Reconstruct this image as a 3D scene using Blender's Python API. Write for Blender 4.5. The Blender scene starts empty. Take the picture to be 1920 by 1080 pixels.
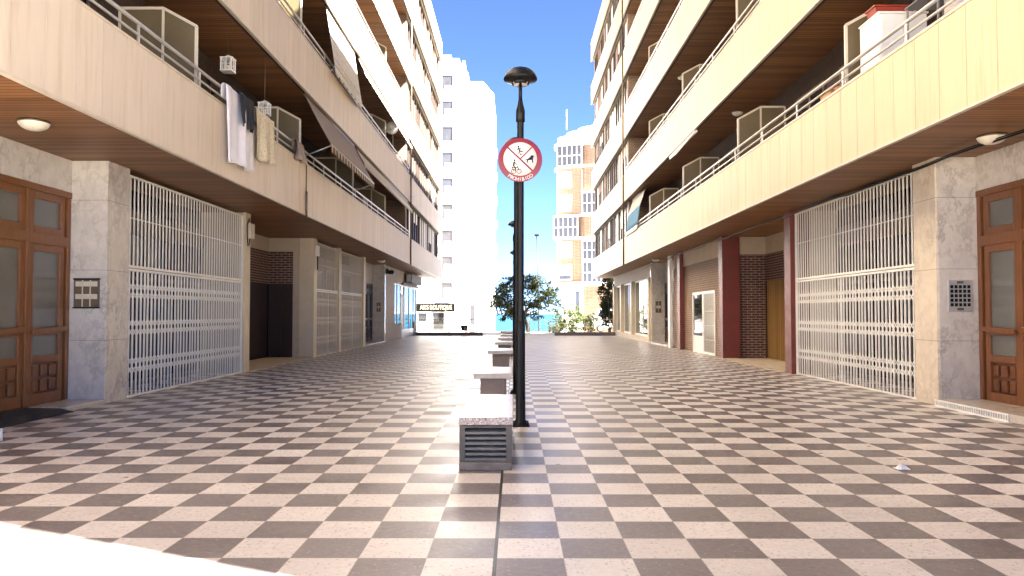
import bpy, math, random
from mathutils import Vector, Matrix
random.seed(7)
S = bpy.context.scene
COL = S.collection
R = math.radians
EYE = 1.428

# ------------------------------------------------------------------ mesh builder
WLOC = {}
class MB:
    def __init__(s): s.v = []; s.f = []; s.sm = []
    def poly(s, pts, smooth=False):
        b = len(s.v); s.v += [tuple(p) for p in pts]; s.f.append(tuple(range(b, b+len(pts)))); s.sm.append(smooth); return s
    def box(s, x0, x1, y0, y1, z0, z1):
        if x0 > x1: x0, x1 = x1, x0
        if y0 > y1: y0, y1 = y1, y0
        if z0 > z1: z0, z1 = z1, z0
        b = len(s.v)
        s.v += [(x0,y0,z0),(x1,y0,z0),(x1,y1,z0),(x0,y1,z0),(x0,y0,z1),(x1,y0,z1),(x1,y1,z1),(x0,y1,z1)]
        for f in ((0,3,2,1),(4,5,6,7),(0,1,5,4),(1,2,6,5),(2,3,7,6),(3,0,4,7)):
            s.f.append(tuple(b+i for i in f)); s.sm.append(False)
        return s
    def bar(s, p, q, w, d, up=(1,0,0)):
        """rectangular bar from p to q: width w across 'up x dir', depth d along up"""
        p = Vector(p); q = Vector(q); t = (q-p).normalized(); u = Vector(up); u = (u - t*u.dot(t)).normalized(); n = t.cross(u)
        b = len(s.v)
        for c in (p, q):
            for a, e in ((-1,-1),(1,-1),(1,1),(-1,1)):
                s.v.append(tuple(c + n*(a*w/2) + u*(e*d/2)))
        for f in ((0,3,2,1),(4,5,6,7),(0,1,5,4),(1,2,6,5),(2,3,7,6),(3,0,4,7)):
            s.f.append(tuple(b+i for i in f)); s.sm.append(False)
        return s
    def tube(s, pts, r, n=8, caps=True):
        pts = [Vector(p) for p in pts]
        rs = r if isinstance(r, (list, tuple)) else [r]*len(pts)
        rings = []; u = None
        for i, p in enumerate(pts):
            t = (pts[min(i+1, len(pts)-1)] - pts[max(i-1, 0)]).normalized()
            if u is None:
                u = Vector((1,0,0)) if abs(t.x) < .9 else Vector((0,1,0))
            u = (u - t*u.dot(t)).normalized(); w = t.cross(u)
            b = len(s.v); rings.append(b)
            for k in range(n):
                a = 2*math.pi*k/n
                s.v.append(tuple(p + (u*math.cos(a) + w*math.sin(a))*rs[i]))
        for a, b in zip(rings, rings[1:]):
            for k in range(n):
                s.f.append((a+k, a+(k+1)%n, b+(k+1)%n, b+k)); s.sm.append(True)
        if caps:
            s.f.append(tuple(rings[0]+k for k in reversed(range(n)))); s.sm.append(False)
            s.f.append(tuple(rings[-1]+k for k in range(n))); s.sm.append(False)
        return s
    def lathe(s, prof, c, n=24, axis='z', a0=0, a1=2*math.pi):
        """prof: list of (radius, height)"""
        b0 = len(s.v); m = len(prof); cx, cy, cz = c
        for k in range(n):
            a = 2*math.pi*k/n
            for r, h in prof:
                if axis == 'z': s.v.append((cx+r*math.cos(a), cy+r*math.sin(a), cz+h))
                elif axis == 'y': s.v.append((cx+r*math.cos(a), cy+h, cz+r*math.sin(a)))
                else: s.v.append((cx+h, cy+r*math.cos(a), cz+r*math.sin(a)))
        for k in range(n):
            k2 = (k+1) % n
            for j in range(m-1):
                s.f.append((b0+k*m+j, b0+k2*m+j, b0+k2*m+j+1, b0+k*m+j+1)); s.sm.append(True)
        return s
    def prism(s, outline, axis, a, b, smooth=False):
        """outline in the two other axes (in x,y,z order), extruded along axis from a to b"""
        def P(q, t):
            return (t, q[0], q[1]) if axis == 'x' else (q[0], t, q[1]) if axis == 'y' else (q[0], q[1], t)
        n = len(outline); i = len(s.v)
        s.v += [P(q, a) for q in outline] + [P(q, b) for q in outline]
        s.f.append(tuple(i+k for k in reversed(range(n)))); s.sm.append(False)
        s.f.append(tuple(i+n+k for k in range(n))); s.sm.append(False)
        for k in range(n):
            s.f.append((i+k, i+(k+1)%n, i+n+(k+1)%n, i+n+k)); s.sm.append(smooth)
        return s
    def sheet(s, rows, smooth=True):
        """grid of points, rows of equal length"""
        b = len(s.v); n = len(rows[0])
        for r in rows: s.v += [tuple(p) for p in r]
        for i in range(len(rows)-1):
            for j in range(n-1):
                a = b+i*n+j
                s.f.append((a, a+1, a+n+1, a+n)); s.sm.append(smooth)
        return s
    def build(s, name, mat, parent=None, bevel=0, solid=0, loc=None, seg=2):
        me = bpy.data.meshes.new(name)
        o = WLOC[parent] if parent is not None else (Vector(loc) if loc is not None else Vector((0,0,0)))
        me.from_pydata([(x-o[0], y-o[1], z-o[2]) for x, y, z in s.v], [], s.f)
        for p, q in zip(me.polygons, s.sm): p.use_smooth = q
        import bmesh
        bm = bmesh.new(); bm.from_mesh(me); bmesh.ops.recalc_face_normals(bm, faces=bm.faces); bm.to_mesh(me); bm.free()
        me.materials.append(mat)
        ob = bpy.data.objects.new(name, me); COL.objects.link(ob)
        if parent is not None: ob.parent = parent
        elif loc is not None: ob.location = loc
        WLOC[ob] = Vector(o)
        if solid:
            m = ob.modifiers.new('thickness', 'SOLIDIFY'); m.thickness = solid
        if bevel:
            m = ob.modifiers.new('edges', 'BEVEL'); m.width = bevel; m.segments = seg; m.limit_method = 'ANGLE'
        return ob

def tag(o, label=None, cat=None, group=None, kind=None):
    if label: o['label'] = label
    if cat: o['category'] = cat
    if group: o['group'] = group
    if kind: o['kind'] = kind
    return o
def thing(name, label, cat, loc, group=None):
    o = bpy.data.objects.new(name, None); COL.objects.link(o); o.location = loc; o.empty_display_size = .2
    WLOC[o] = Vector(loc)
    return tag(o, label, cat, group)
def copy_tree(o, parent=None):
    c = o.copy(); COL.objects.link(c)
    if parent is not None: c.parent = parent
    for ch in list(o.children): copy_tree(ch, c)
    return c

# ------------------------------------------------------------------ materials
def newmat(name):
    m = bpy.data.materials.new(name); m.use_nodes = True
    nt = m.node_tree; b = nt.nodes['Principled BSDF']
    return m, nt, b
def N(nt, t, **kw):
    n = nt.nodes.new(t)
    for k, v in kw.items(): setattr(n, k, v)
    return n
def math_(nt, op, a, b=None, c=None):
    n = N(nt, 'ShaderNodeMath', operation=op)
    for i, v in enumerate((a, b, c)):
        if v is None: continue
        if isinstance(v, (int, float)): n.inputs[i].default_value = v
        else: nt.links.new(v, n.inputs[i])
    return n.outputs[0]
def mix(nt, fac, a, b, mode='MIX'):
    n = N(nt, 'ShaderNodeMix', data_type='RGBA', blend_type=mode)
    for sock, v in ((n.inputs[0], fac), (n.inputs[6], a), (n.inputs[7], b)):
        if isinstance(v, (int, float)): sock.default_value = v
        elif isinstance(v, tuple): sock.default_value = (*v[:3], 1)
        else: nt.links.new(v, sock)
    return n.outputs[2]
def coords(nt):
    tc = N(nt, 'ShaderNodeNewGeometry'); sx = N(nt, 'ShaderNodeSeparateXYZ')
    nt.links.new(tc.outputs['Position'], sx.inputs[0])
    return tc.outputs['Position'], sx.outputs
def noise(nt, vec, scale, detail=4, rough=.55, stretch=None):
    if stretch:
        mp = N(nt, 'ShaderNodeMapping'); mp.inputs['Scale'].default_value = stretch; nt.links.new(vec, mp.inputs[0]); vec = mp.outputs[0]
    n = N(nt, 'ShaderNodeTexNoise'); n.inputs['Scale'].default_value = scale; n.inputs['Detail'].default_value = detail
    n.inputs['Roughness'].default_value = rough
    nt.links.new(vec, n.inputs['Vector']); return n.outputs['Fac']
def ramp(nt, fac, lo, hi, a=0., b=1.):
    n = N(nt, 'ShaderNodeMapRange'); n.inputs[1].default_value = lo; n.inputs[2].default_value = hi
    n.inputs[3].default_value = a; n.inputs[4].default_value = b
    nt.links.new(fac, n.inputs[0]); return n.outputs[0]
def setc(nt, sock, v):
    if isinstance(v, tuple): sock.default_value = (*v[:3], 1)
    elif isinstance(v, (int, float)): sock.default_value = v
    else: nt.links.new(v, sock)
def bump(nt, b, h, strength=.3, dist=.01):
    n = N(nt, 'ShaderNodeBump'); n.inputs['Strength'].default_value = strength; n.inputs['Distance'].default_value = dist
    nt.links.new(h, n.inputs['Height']); nt.links.new(n.outputs[0], b.inputs['Normal'])
def k(c, f): return tuple(min(1, x*f) for x in c)

def plain(name, col, rough=.5, metal=0, var=.12, scale=6, bmp=0, spec=.5, stretch=None):
    m, nt, b = newmat(name); pos, xyz = coords(nt)
    n = noise(nt, pos, scale, 5, .6, stretch)
    n = ramp(nt, n, .3, .7)
    setc(nt, b.inputs['Base Color'], mix(nt, n, k(col, 1-var), k(col, 1+var)))
    n2 = noise(nt, pos, scale*3.1, 3)
    nt.links.new(ramp(nt, n2, .3, .7, max(.02, rough-.07), min(1, rough+.07)), b.inputs['Roughness'])
    b.inputs['Metallic'].default_value = metal; b.inputs['Specular IOR Level'].default_value = spec
    if bmp: bump(nt, b, noise(nt, pos, scale*8, 4), bmp, .004)
    return m

def panel_mat(name, col, off):
    m, nt, b = newmat(name); pos, xyz = coords(nt)
    t = math_(nt, 'FLOOR', math_(nt, 'DIVIDE', math_(nt, 'SUBTRACT', xyz[1], off), .58))
    zf = math_(nt, 'FLOOR', math_(nt, 'DIVIDE', xyz[2], 3.04))
    wn = N(nt, 'ShaderNodeTexWhiteNoise', noise_dimensions='2D'); cb = N(nt, 'ShaderNodeCombineXYZ')
    nt.links.new(t, cb.inputs[0]); nt.links.new(zf, cb.inputs[1]); nt.links.new(cb.outputs[0], wn.inputs['Vector'])
    c = mix(nt, wn.outputs[0], k(col, .95), k(col, 1.04))
    st = ramp(nt, noise(nt, pos, 3.0, 5, .6, (1, 2.6, .22)), .52, .75)
    c = mix(nt, math_(nt, 'MULTIPLY', st, .6), c, (col[0]*.72, col[1]*.62, col[2]*.5))
    fine = noise(nt, pos, 9, 4, .65, (1, 1, .25))
    c = mix(nt, ramp(nt, fine, .35, .7, 0, .22), c, k(col, .8))
    nt.links.new(c, b.inputs['Base Color'])
    b.inputs['Roughness'].default_value = .48; b.inputs['Specular IOR Level'].default_value = .35
    rib = math_(nt, 'SINE', math_(nt, 'MULTIPLY', xyz[1], 2*math.pi/.029))
    bump(nt, b, rib, .22, .003)
    return m

def plank_mat(name, axis, width, col, gapw=.06, var=.3, rough=.45, dark=.25, grain=True, off=0.):
    m, nt, b = newmat(name); pos, xyz = coords(nt)
    q = math_(nt, 'DIVIDE', math_(nt, 'ADD', xyz[axis], off), width)
    fr = math_(nt, 'FRACT', q); fl = math_(nt, 'FLOOR', q)
    wn = N(nt, 'ShaderNodeTexWhiteNoise', noise_dimensions='1D'); nt.links.new(fl, wn.inputs['W'])
    c = mix(nt, wn.outputs[0], k(col, 1-var), k(col, 1+var))
    if grain:
        st = [1, 1, 1]; st[0] = .6 if axis != 0 else 14; st[1] = .6 if axis != 1 else 14; st[2] = .6 if axis != 2 else 14
        g = noise(nt, pos, 3, 5, .65, tuple(st))
        c = mix(nt, ramp(nt, g, .35, .7, 0, .55), c, k(col, .5))
    gap = math_(nt, 'LESS_THAN', fr, gapw)
    c = mix(nt, gap, c, k(col, dark))
    nt.links.new(c, b.inputs['Base Color']); b.inputs['Roughness'].default_value = rough
    b.inputs['Specular IOR Level'].default_value = .35
    bump(nt, b, math_(nt, 'SUBTRACT', 1., gap), .5, .006)
    return m

def wood_mat(name, col, rough=.32):
    m, nt, b = newmat(name); pos, xyz = coords(nt)
    g = noise(nt, pos, 4, 6, .7, (10, 10, .7)); g2 = noise(nt, pos, 2.2, 3)
    c = mix(nt, ramp(nt, g, .3, .7), k(col, 1.25), k(col, .6))
    c = mix(nt, ramp(nt, g2, .35, .65, 0, .4), c, k(col, .75))
    nt.links.new(c, b.inputs['Base Color']); b.inputs['Roughness'].default_value = rough
    bump(nt, b, g, .15, .003)
    return m

def marble_mat(name, col, vein, rough=.22, slab=True):
    m, nt, b = newmat(name); pos, xyz = coords(nt)
    n = noise(nt, pos, 2.3, 9, .68, (1.2, 1.2, .8))
    v = math_(nt, 'ABSOLUTE', math_(nt, 'SUBTRACT', n, .5))
    f = ramp(nt, v, 0, .045, 1, 0)
    n2 = noise(nt, pos, 1.4, 4)
    f = math_(nt, 'MULTIPLY', f, ramp(nt, n2, .4, .65, .1, .85))
    cloud = noise(nt, pos, 5, 6, .7)
    c = mix(nt, ramp(nt, cloud, .3, .75), k(col, 1.06), k(col, .82))
    c = mix(nt, f, c, vein)
    if slab:
        fr = math_(nt, 'FRACT', math_(nt, 'DIVIDE', math_(nt, 'ADD', xyz[2], .12), 1.12))
        c = mix(nt, math_(nt, 'LESS_THAN', fr, .006), c, k(col, .35))
    nt.links.new(c, b.inputs['Base Color']); b.inputs['Roughness'].default_value = rough
    return m

def brick_mat(name, c1, c2, mortar, scale=1., rough=.75):
    m, nt, b = newmat(name); pos, xyz = coords(nt)
    cb = N(nt, 'ShaderNodeCombineXYZ'); nt.links.new(math_(nt, 'ADD', xyz[0], xyz[1]), cb.inputs[0]); nt.links.new(xyz[2], cb.inputs[1])
    br = N(nt, 'ShaderNodeTexBrick'); nt.links.new(cb.outputs[0], br.inputs['Vector'])
    br.inputs['Color1'].default_value = (*c1, 1); br.inputs['Color2'].default_value = (*c2, 1); br.inputs['Mortar'].default_value = (*mortar, 1)
    br.inputs['Scale'].default_value = scale; br.inputs['Mortar Size'].default_value = .012
    br.inputs['Brick Width'].default_value = .26; br.inputs['Row Height'].default_value = .08; br.inputs['Bias'].default_value = -.1
    n = noise(nt, pos, 5, 5, .6)
    c = mix(nt, ramp(nt, n, .35, .7, 0, .35), br.outputs[0], k(c1, .6))
    nt.links.new(c, b.inputs['Base Color']); b.inputs['Roughness'].default_value = rough
    bump(nt, b, math_(nt, 'SUBTRACT', 1., br.outputs['Fac']), .5, .008)
    return m

def glass_mat(name, col, rough=.04, spec=.6):
    m, nt, b = newmat(name); pos, xyz = coords(nt)
    n = noise(nt, pos, 1.3, 3)
    nt.links.new(mix(nt, n, k(col, .6), k(col, 1.4)), b.inputs['Base Color'])
    b.inputs['Roughness'].default_value = rough; b.inputs['Specular IOR Level'].default_value = spec
    bump(nt, b, noise(nt, pos, .9, 2), .03, .01)
    return m

def clear_glass(name, tint=(.93, .97, .97)):
    m, nt, b = newmat(name)
    out = nt.nodes['Material Output']
    tr = N(nt, 'ShaderNodeBsdfTransparent'); tr.inputs[0].default_value = (*tint, 1)
    gl = N(nt, 'ShaderNodeBsdfGlossy'); gl.inputs['Roughness'].default_value = .02
    fr = N(nt, 'ShaderNodeFresnel'); fr.inputs['IOR'].default_value = 1.5
    ms = N(nt, 'ShaderNodeMixShader'); nt.links.new(fr.outputs[0], ms.inputs[0]); nt.links.new(tr.outputs[0], ms.inputs[1]); nt.links.new(gl.outputs[0], ms.inputs[2])
    nt.links.new(ms.outputs[0], out.inputs['Surface'])
    return m

def floor_mat():
    m, nt, b = newmat('checker_terrazzo'); pos, xyz = coords(nt)
    qx = math_(nt, 'DIVIDE', math_(nt, 'ADD', xyz[0], .117), .4); qy = math_(nt, 'DIVIDE', math_(nt, 'SUBTRACT', xyz[1], 4.566), .4)
    ix = math_(nt, 'FLOOR', qx); iy = math_(nt, 'FLOOR', qy)
    par = math_(nt, 'FLOORED_MODULO', math_(nt, 'ADD', ix, iy), 2)      # 1 at the first row in front of y=4.566, x>-.117
    cb = N(nt, 'ShaderNodeCombineXYZ'); nt.links.new(ix, cb.inputs[0]); nt.links.new(iy, cb.inputs[1])
    wn = N(nt, 'ShaderNodeTexWhiteNoise', noise_dimensions='2D'); nt.links.new(cb.outputs[0], wn.inputs['Vector'])
    light = mix(nt, wn.outputs[0], (.70, .635, .565), (.84, .77, .69))
    dark = mix(nt, wn.outputs[0], (.10, .080, .078), (.165, .136, .132))
    vo = N(nt, 'ShaderNodeTexVoronoi'); vo.inputs['Scale'].default_value = 34; nt.links.new(pos, vo.inputs['Vector'])
    vr = N(nt, 'ShaderNodeSeparateColor'); nt.links.new(vo.outputs['Color'], vr.inputs[0])
    spk = ramp(nt, vo.outputs['Distance'], .22, .34, 1, 0)
    pick = math_(nt, 'GREATER_THAN', vr.outputs[0], .58)
    sp = math_(nt, 'MULTIPLY', spk, pick)
    light = mix(nt, math_(nt, 'MULTIPLY', sp, .8), light, (.36, .295, .25))
    pick2 = math_(nt, 'GREATER_THAN', vr.outputs[1], .8)
    light = mix(nt, math_(nt, 'MULTIPLY', math_(nt, 'MULTIPLY', spk, pick2), .5), light, (.78, .73, .68))
    dark = mix(nt, math_(nt, 'MULTIPLY', sp, .5), dark, (.30, .25, .24))
    dark = mix(nt, math_(nt, 'MULTIPLY', math_(nt, 'MULTIPLY', spk, math_(nt, 'GREATER_THAN', vr.outputs[2], .95)), .6), dark, (.42, .38, .35))
    mot = noise(nt, pos, 26, 7, .72)
    light = mix(nt, ramp(nt, mot, .36, .66, 0, .42), light, (.44, .37, .31))
    mot2 = noise(nt, pos, 19, 7, .75)
    dark = mix(nt, ramp(nt, mot2, .38, .68, 0, .75), dark, (.235, .195, .185))
    dark = mix(nt, ramp(nt, mot, .5, .72, 0, .6), dark, (.06, .045, .043))
    c = mix(nt, par, light, dark)
    # cloudy wear and small stains
    st = ramp(nt, noise(nt, pos, .55, 6, .62), .38, .68)
    c = mix(nt, math_(nt, 'MULTIPLY', st, .34), c, (.38, .35, .30))
    dirt = ramp(nt, noise(nt, pos, 7, 5, .7), .62, .8)
    c = mix(nt, math_(nt, 'MULTIPLY', dirt, .5), c, (.13, .1, .085))
    spots = N(nt, 'ShaderNodeTexVoronoi'); spots.inputs['Scale'].default_value = 2.1; nt.links.new(pos, spots.inputs['Vector'])
    ssc = N(nt, 'ShaderNodeSeparateColor'); nt.links.new(spots.outputs['Color'], ssc.inputs[0])
    sd = math_(nt, 'MULTIPLY', math_(nt, 'LESS_THAN', spots.outputs['Distance'], .05), math_(nt, 'GREATER_THAN', ssc.outputs[0], .55))
    c = mix(nt, math_(nt, 'MULTIPLY', sd, .75), c, (.06, .05, .045))
    # joints
    fx = math_(nt, 'FRACT', qx); fy = math_(nt, 'FRACT', qy)
    def edge(f, w): return math_(nt, 'MAXIMUM', math_(nt, 'LESS_THAN', f, w), math_(nt, 'GREATER_THAN', f, 1-w))
    g = math_(nt, 'MAXIMUM', edge(fx, .006), edge(fy, .006))
    c = mix(nt, math_(nt, 'MULTIPLY', g, .6), c, (.34, .28, .235))
    seam = math_(nt, 'LESS_THAN', math_(nt, 'ABSOLUTE', math_(nt, 'ADD', xyz[0], .117)), .011)
    c = mix(nt, seam, c, (.03, .025, .022))
    nt.links.new(c, b.inputs['Base Color'])
    rn = noise(nt, pos, 1.1, 5, .65); rt = math_(nt, 'MULTIPLY', wn.outputs[0], .06)
    rr = math_(nt, 'ADD', ramp(nt, rn, .3, .7, .27, .48), rt)
    nt.links.new(rr, b.inputs['Roughness']); b.inputs['Specular IOR Level'].default_value = .5
    h = math_(nt, 'SUBTRACT', 1., math_(nt, 'MAXIMUM', g, seam))
    h2 = math_(nt, 'ADD', h, math_(nt, 'MULTIPLY', noise(nt, pos, 2.5, 3), .35))
    bump(nt, b, h2, .1, .004)
    return m

def terrazzo_mat(name, base, chips, scale=60):
    m, nt, b = newmat(name); pos, xyz = coords(nt)
    vo = N(nt, 'ShaderNodeTexVoronoi'); vo.inputs['Scale'].default_value = scale; nt.links.new(pos, vo.inputs['Vector'])
    sc = N(nt, 'ShaderNodeSeparateColor'); nt.links.new(vo.outputs['Color'], sc.inputs[0])
    spk = ramp(nt, vo.outputs['Distance'], .3, .45, 1, 0)
    c = base
    for i, (col, th) in enumerate(chips):
        f = math_(nt, 'MULTIPLY', spk, math_(nt, 'GREATER_THAN', sc.outputs[i], th)); c = mix(nt, f, c, col)
    c = mix(nt, ramp(nt, noise(nt, pos, 4, 5, .6), .4, .75, 0, .3), c, k(base, .6))
    nt.links.new(c, b.inputs['Base Color']); b.inputs['Roughness'].default_value = .3
    return m

def leaf_mat(name, c1, c2):
    m, nt, b = newmat(name); pos, xyz = coords(nt)
    n = noise(nt, pos, 2.4, 4); n2 = noise(nt, pos, 17, 2)
    c = mix(nt, ramp(nt, n, .35, .65), c1, c2); c = mix(nt, ramp(nt, n2, .3, .7, 0, .5), c, k(c1, .5))
    nt.links.new(c, b.inputs['Base Color']); b.inputs['Roughness'].default_value = .65; b.inputs['Specular IOR Level'].default_value = .15
    out = nt.nodes['Material Output']; tl = N(nt, 'ShaderNodeBsdfTranslucent'); nt.links.new(c, tl.inputs[0])
    ms = N(nt, 'ShaderNodeMixShader'); ms.inputs[0].default_value = .25
    nt.links.new(b.outputs[0], ms.inputs[1]); nt.links.new(tl.outputs[0], ms.inputs[2]); nt.links.new(ms.outputs[0], out.inputs['Surface'])
    return m

def stripes_fabric(name, cols, axis, w, rough=.85):
    m, nt, b = newmat(name); pos, xyz = coords(nt)
    fr = math_(nt, 'FRACT', math_(nt, 'DIVIDE', xyz[axis], w))
    c = mix(nt, math_(nt, 'GREATER_THAN', fr, .55), cols[0], cols[1])
    c = mix(nt, ramp(nt, noise(nt, pos, 5, 4), .35, .7, 0, .3), c, k(cols[0], .7))
    nt.links.new(c, b.inputs['Base Color']); b.inputs['Roughness'].default_value = rough
    return m

def sea_mat():
    m, nt, b = newmat('sea_water'); pos, xyz = coords(nt)
    far = ramp(nt, xyz[1], 200, 2500)
    c = mix(nt, far, (.006, .075, .085), (.003, .045, .075))
    nt.links.new(c, b.inputs['Base Color']); b.inputs['Roughness'].default_value = .25
    bump(nt, b, noise(nt, pos, .35, 5, .6, (1, .4, 1)), .35, .4)
    return m

M = {}
M['panel_left'] = panel_mat('left_cladding', (.67, .565, .445), 12.35)
M['panel_right'] = panel_mat('right_cladding', (.535, .475, .29), 12.46)  # yellower than the left cladding: warm bounced light put into the colour
M['coping'] = plain('pale_coping', (.55, .47, .37), .4)
M['soffit'] = plank_mat('soffit_planks', 1, .11, (.27, .125, .05), .13, .38, .5, .08)
M['gapshade'] = plain('dark_gap_shade', (.02, .015, .012), .6)
M['plaster'] = plain('beige_plaster', (.50, .41, .30), .75, 0, .08, 3, .2)
M['bandwood'] = plain('beige_shop_band', (.20, .145, .095), .6)
M['winbrown'] = plain('brown_window_frame', (.085, .058, .042), .5)
M['cream'] = plain('cream_paint', (.62, .52, .37), .55, 0, .06, 3)
M['greyplaster'] = plain('grey_beige_wall', (.36, .29, .22), .7, 0, .08, 3, .2)
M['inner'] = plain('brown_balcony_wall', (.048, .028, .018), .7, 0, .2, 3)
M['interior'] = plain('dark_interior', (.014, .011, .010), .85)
M['marble'] = marble_mat('grey_marble', (.62, .575, .51), (.34, .30, .26))
M['marble_cream'] = marble_mat('cream_marble', (.72, .63, .50), (.50, .42, .32))
M['marble_floor'] = marble_mat('step_marble', (.60, .54, .46), (.3, .26, .23), .2, False)
M['door'] = wood_mat('varnished_wood', (.20, .072, .02))
M['doorpanel'] = wood_mat('varnished_panel_wood', (.165, .056, .016))
M['darkwood'] = wood_mat('dark_brown_wood', (.045, .018, .010), .4)
M['goldwood'] = plank_mat('golden_slat_wood', 1, .16, (.36, .20, .065), .14, .25, .5, .25)
M['goldwood'].name = 'golden_slats'
M['brick_dark'] = brick_mat('dark_glazed_brick', (.10, .035, .022), (.075, .028, .02), (.36, .28, .22))
M['brick_brown'] = brick_mat('brown_brick', (.25, .145, .085), (.20, .115, .07), (.36, .27, .19))
M['brick_facade'] = brick_mat('light_brown_brick', (.22, .14, .095), (.17, .105, .075), (.30, .24, .19))
M['brick_orange'] = brick_mat('orange_brick', (.165, .093, .055), (.12, .067, .04), (.22, .16, .115), .45)
M['maroon'] = plain('maroon_paint', (.17, .036, .026), .45, 0, .12, 3, .1)
M['white'] = plain('white_metal_paint', (.85, .82, .76), .4, 0, .05, 8)
M['cream_metal'] = plain('cream_metal_paint', (.64, .56, .43), .42, 0, .06, 8)
M['steel'] = plain('brushed_steel', (.60, .58, .54), .42, .75, .06, 9)
M['bronze'] = plain('bronze_metal', (.16, .125, .095), .38, .7, .15, 9)
M['black'] = plain('black_gloss_paint', (.005, .0055, .0055), .42, 0, .2, 9, 0, .25)
M['ventframe'] = plain('dark_vent_frame', (.10, .085, .066), .5, .2, .2, 9)
M['vent'] = plain('grey_vent_metal', (.17, .155, .135), .5, .3, .15, 9)
M['glass_dark'] = glass_mat('dark_glass', (.018, .018, .017))
M['glass_grey'] = glass_mat('textured_grey_glass', (.13, .125, .108), .16)
M['glass_shop'] = glass_mat('shop_glass', (.10, .12, .12), .03, .8)
M['glass_blue'] = glass_mat('bluish_glass', (.06, .06, .066), .06, .8)
M['frost'] = plain('frosted_panel', (.14, .105, .055), .4, 0, .12, 2)
M['clear'] = clear_glass('clear_glass')
M['terrazzo'] = terrazzo_mat('pink_terrazzo', (.40, .32, .27), [((.06, .035, .03), .55), ((.24, .11, .075), .5), ((.75, .72, .68), .6)])
M['stone'] = plain('pale_bench_stone', (.56, .50, .43), .5, 0, .1, 12, .1)
M['stone_dark'] = plain('taupe_bench_pedestal', (.26, .20, .155), .6, 0, .12, 8, .15)
M['concrete'] = plain('stained_concrete', (.21, .17, .13), .8, 0, .4, 5, .3)
M['kerb'] = plain('grey_kerb_stone', (.12, .10, .10), .6, 0, .15, 5, .2)
M['red'] = plain('sign_red', (.19, .013, .018), .35, 0, .05)
M['signwhite'] = plain('sign_white', (.72, .63, .58), .4, 0, .05, 20)
M['lens'] = plain('lamp_lens', (.62, .60, .52), .3)
M['lampglass'] = plain('cream_lamp_glass', (.72, .68, .56), .3)
M['cloth_white'] = plain('white_cotton', (.78, .76, .80), .9, 0, .05, 6)
M['cloth_black'] = plain('black_cloth', (.018, .019, .024), .9, 0, .2, 12)
M['cloth_cream'] = plain('cream_knit', (.62, .54, .38), .95, 0, .25, 24, .4)
M['awning_grey'] = stripes_fabric('grey_beige_awning', ((.27, .205, .165), (.33, .26, .21)), 1, .12)
M['valance'] = stripes_fabric('striped_valance', ((.12, .07, .045), (.55, .45, .34)), 1, .34)
M['awning_light'] = stripes_fabric('pale_striped_awning', ((.50, .42, .38), (.62, .56, .50)), 1, .2)
M['awning_white'] = plain('white_patterned_awning', (.66, .62, .56), .9, 0, .22, 14)
M['awning_cream'] = plain('cream_awning', (.70, .64, .52), .85, 0, .08, 5)
M['awning_blue'] = plain('blue_canvas', (.07, .20, .33), .85, 0, .1, 5)
M['awning_pale'] = plain('pale_grey_canvas', (.45, .44, .42), .85, 0, .1, 5)
M['trellis'] = wood_mat('trellis_wood', (.22, .10, .06), .6)
M['terracotta'] = plain('terracotta', (.34, .12, .06), .7, 0, .15, 8)
M['orange'] = plain('orange_box', (.55, .30, .13), .6)
M['redplastic'] = plain('red_planter', (.30, .045, .025), .5)
M['rubber'] = plain('black_rubber_mat', (.025, .024, .023), .85, 0, .2, 20, .3)
M['ground'] = plain('pale_concrete_ground', (.50, .46, .41), .8, 0, .1, .6, .1)
M['tower'] = plain('white_render', (.80, .77, .74), .75, 0, .05, .4)
M['tower_pink'] = plain('pink_render', (.30, .19, .16), .75, 0, .06, .4)
M['tower_grey'] = plain('grey_render', (.22, .21, .215), .75, 0, .06, .4)
M['pinkroof'] = plain('pinkish_roof', (.55, .40, .36), .7, 0, .1, .5)
M['hill'] = plain('far_coast', (.20, .24, .27), .9, 0, .2, .004)
M['sea'] = sea_mat()
M['bark'] = plain('bark', (.06, .045, .035), .9, 0, .3, 14, .6)
M['leaf_dark'] = leaf_mat('dark_leaves', (.030, .042, .018), (.055, .065, .022))
M['leaf_tree'] = leaf_mat('tree_leaves', (.022, .030, .012), (.075, .085, .028))
M['leaf_olive'] = leaf_mat('olive_leaves', (.055, .065, .022), (.12, .13, .045))
M['leaf_light'] = leaf_mat('light_leaves', (.055, .08, .022), (.12, .15, .05))
M['leaf_black'] = leaf_mat('deep_green_leaves', (.016, .026, .012), (.03, .045, .02))
M['gold'] = plain('cream_lettering', (.72, .62, .36), .5)
M['signblack'] = plain('black_fascia', (.005, .0045, .003), .8, 0, .1, 6, 0, .05)
M['paper'] = plain('white_paper', (.8, .78, .75), .8)
M['carpaint'] = plain('white_van_paint', (.75, .75, .74), .25, 0, .02, 2)
M['floor'] = floor_mat()

# ------------------------------------------------------------------ setting: ground, paving, sea, coast
m = MB()
YS = [-300, -20, 60, 90, 205, 400]; ZS = [-.03, -.03, -.03, -.75, -3.3, -6]
m.sheet([[(x, y, z) for x in (-1500, -60, -8, 8, 60, 1500)] for y, z in zip(YS, ZS)], False)
tag(m.build('ground', M['ground']), kind='structure')
tag(MB().box(-9.4, 9.4, -10, 50.3, -.028, 0).build('plaza_paving', M['floor']), kind='structure')
tag(MB().sheet([[(x, y, -3.0) for x in (-9000, 0, 9000)] for y in (190, 1000, 16000)], False).build('sea', M['sea']), kind='structure')
m = MB(); rows = [[], [], []]
for i in range(81):
    x = -3600 + i*90
    hgt = 17 + 9*math.sin(i*.37) + 6*math.sin(i*.91+1) + random.uniform(-2, 2)
    rows[0].append((x, 8600, -4)); rows[1].append((x, 8750, hgt)); rows[2].append((x, 9600, -4))
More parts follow.
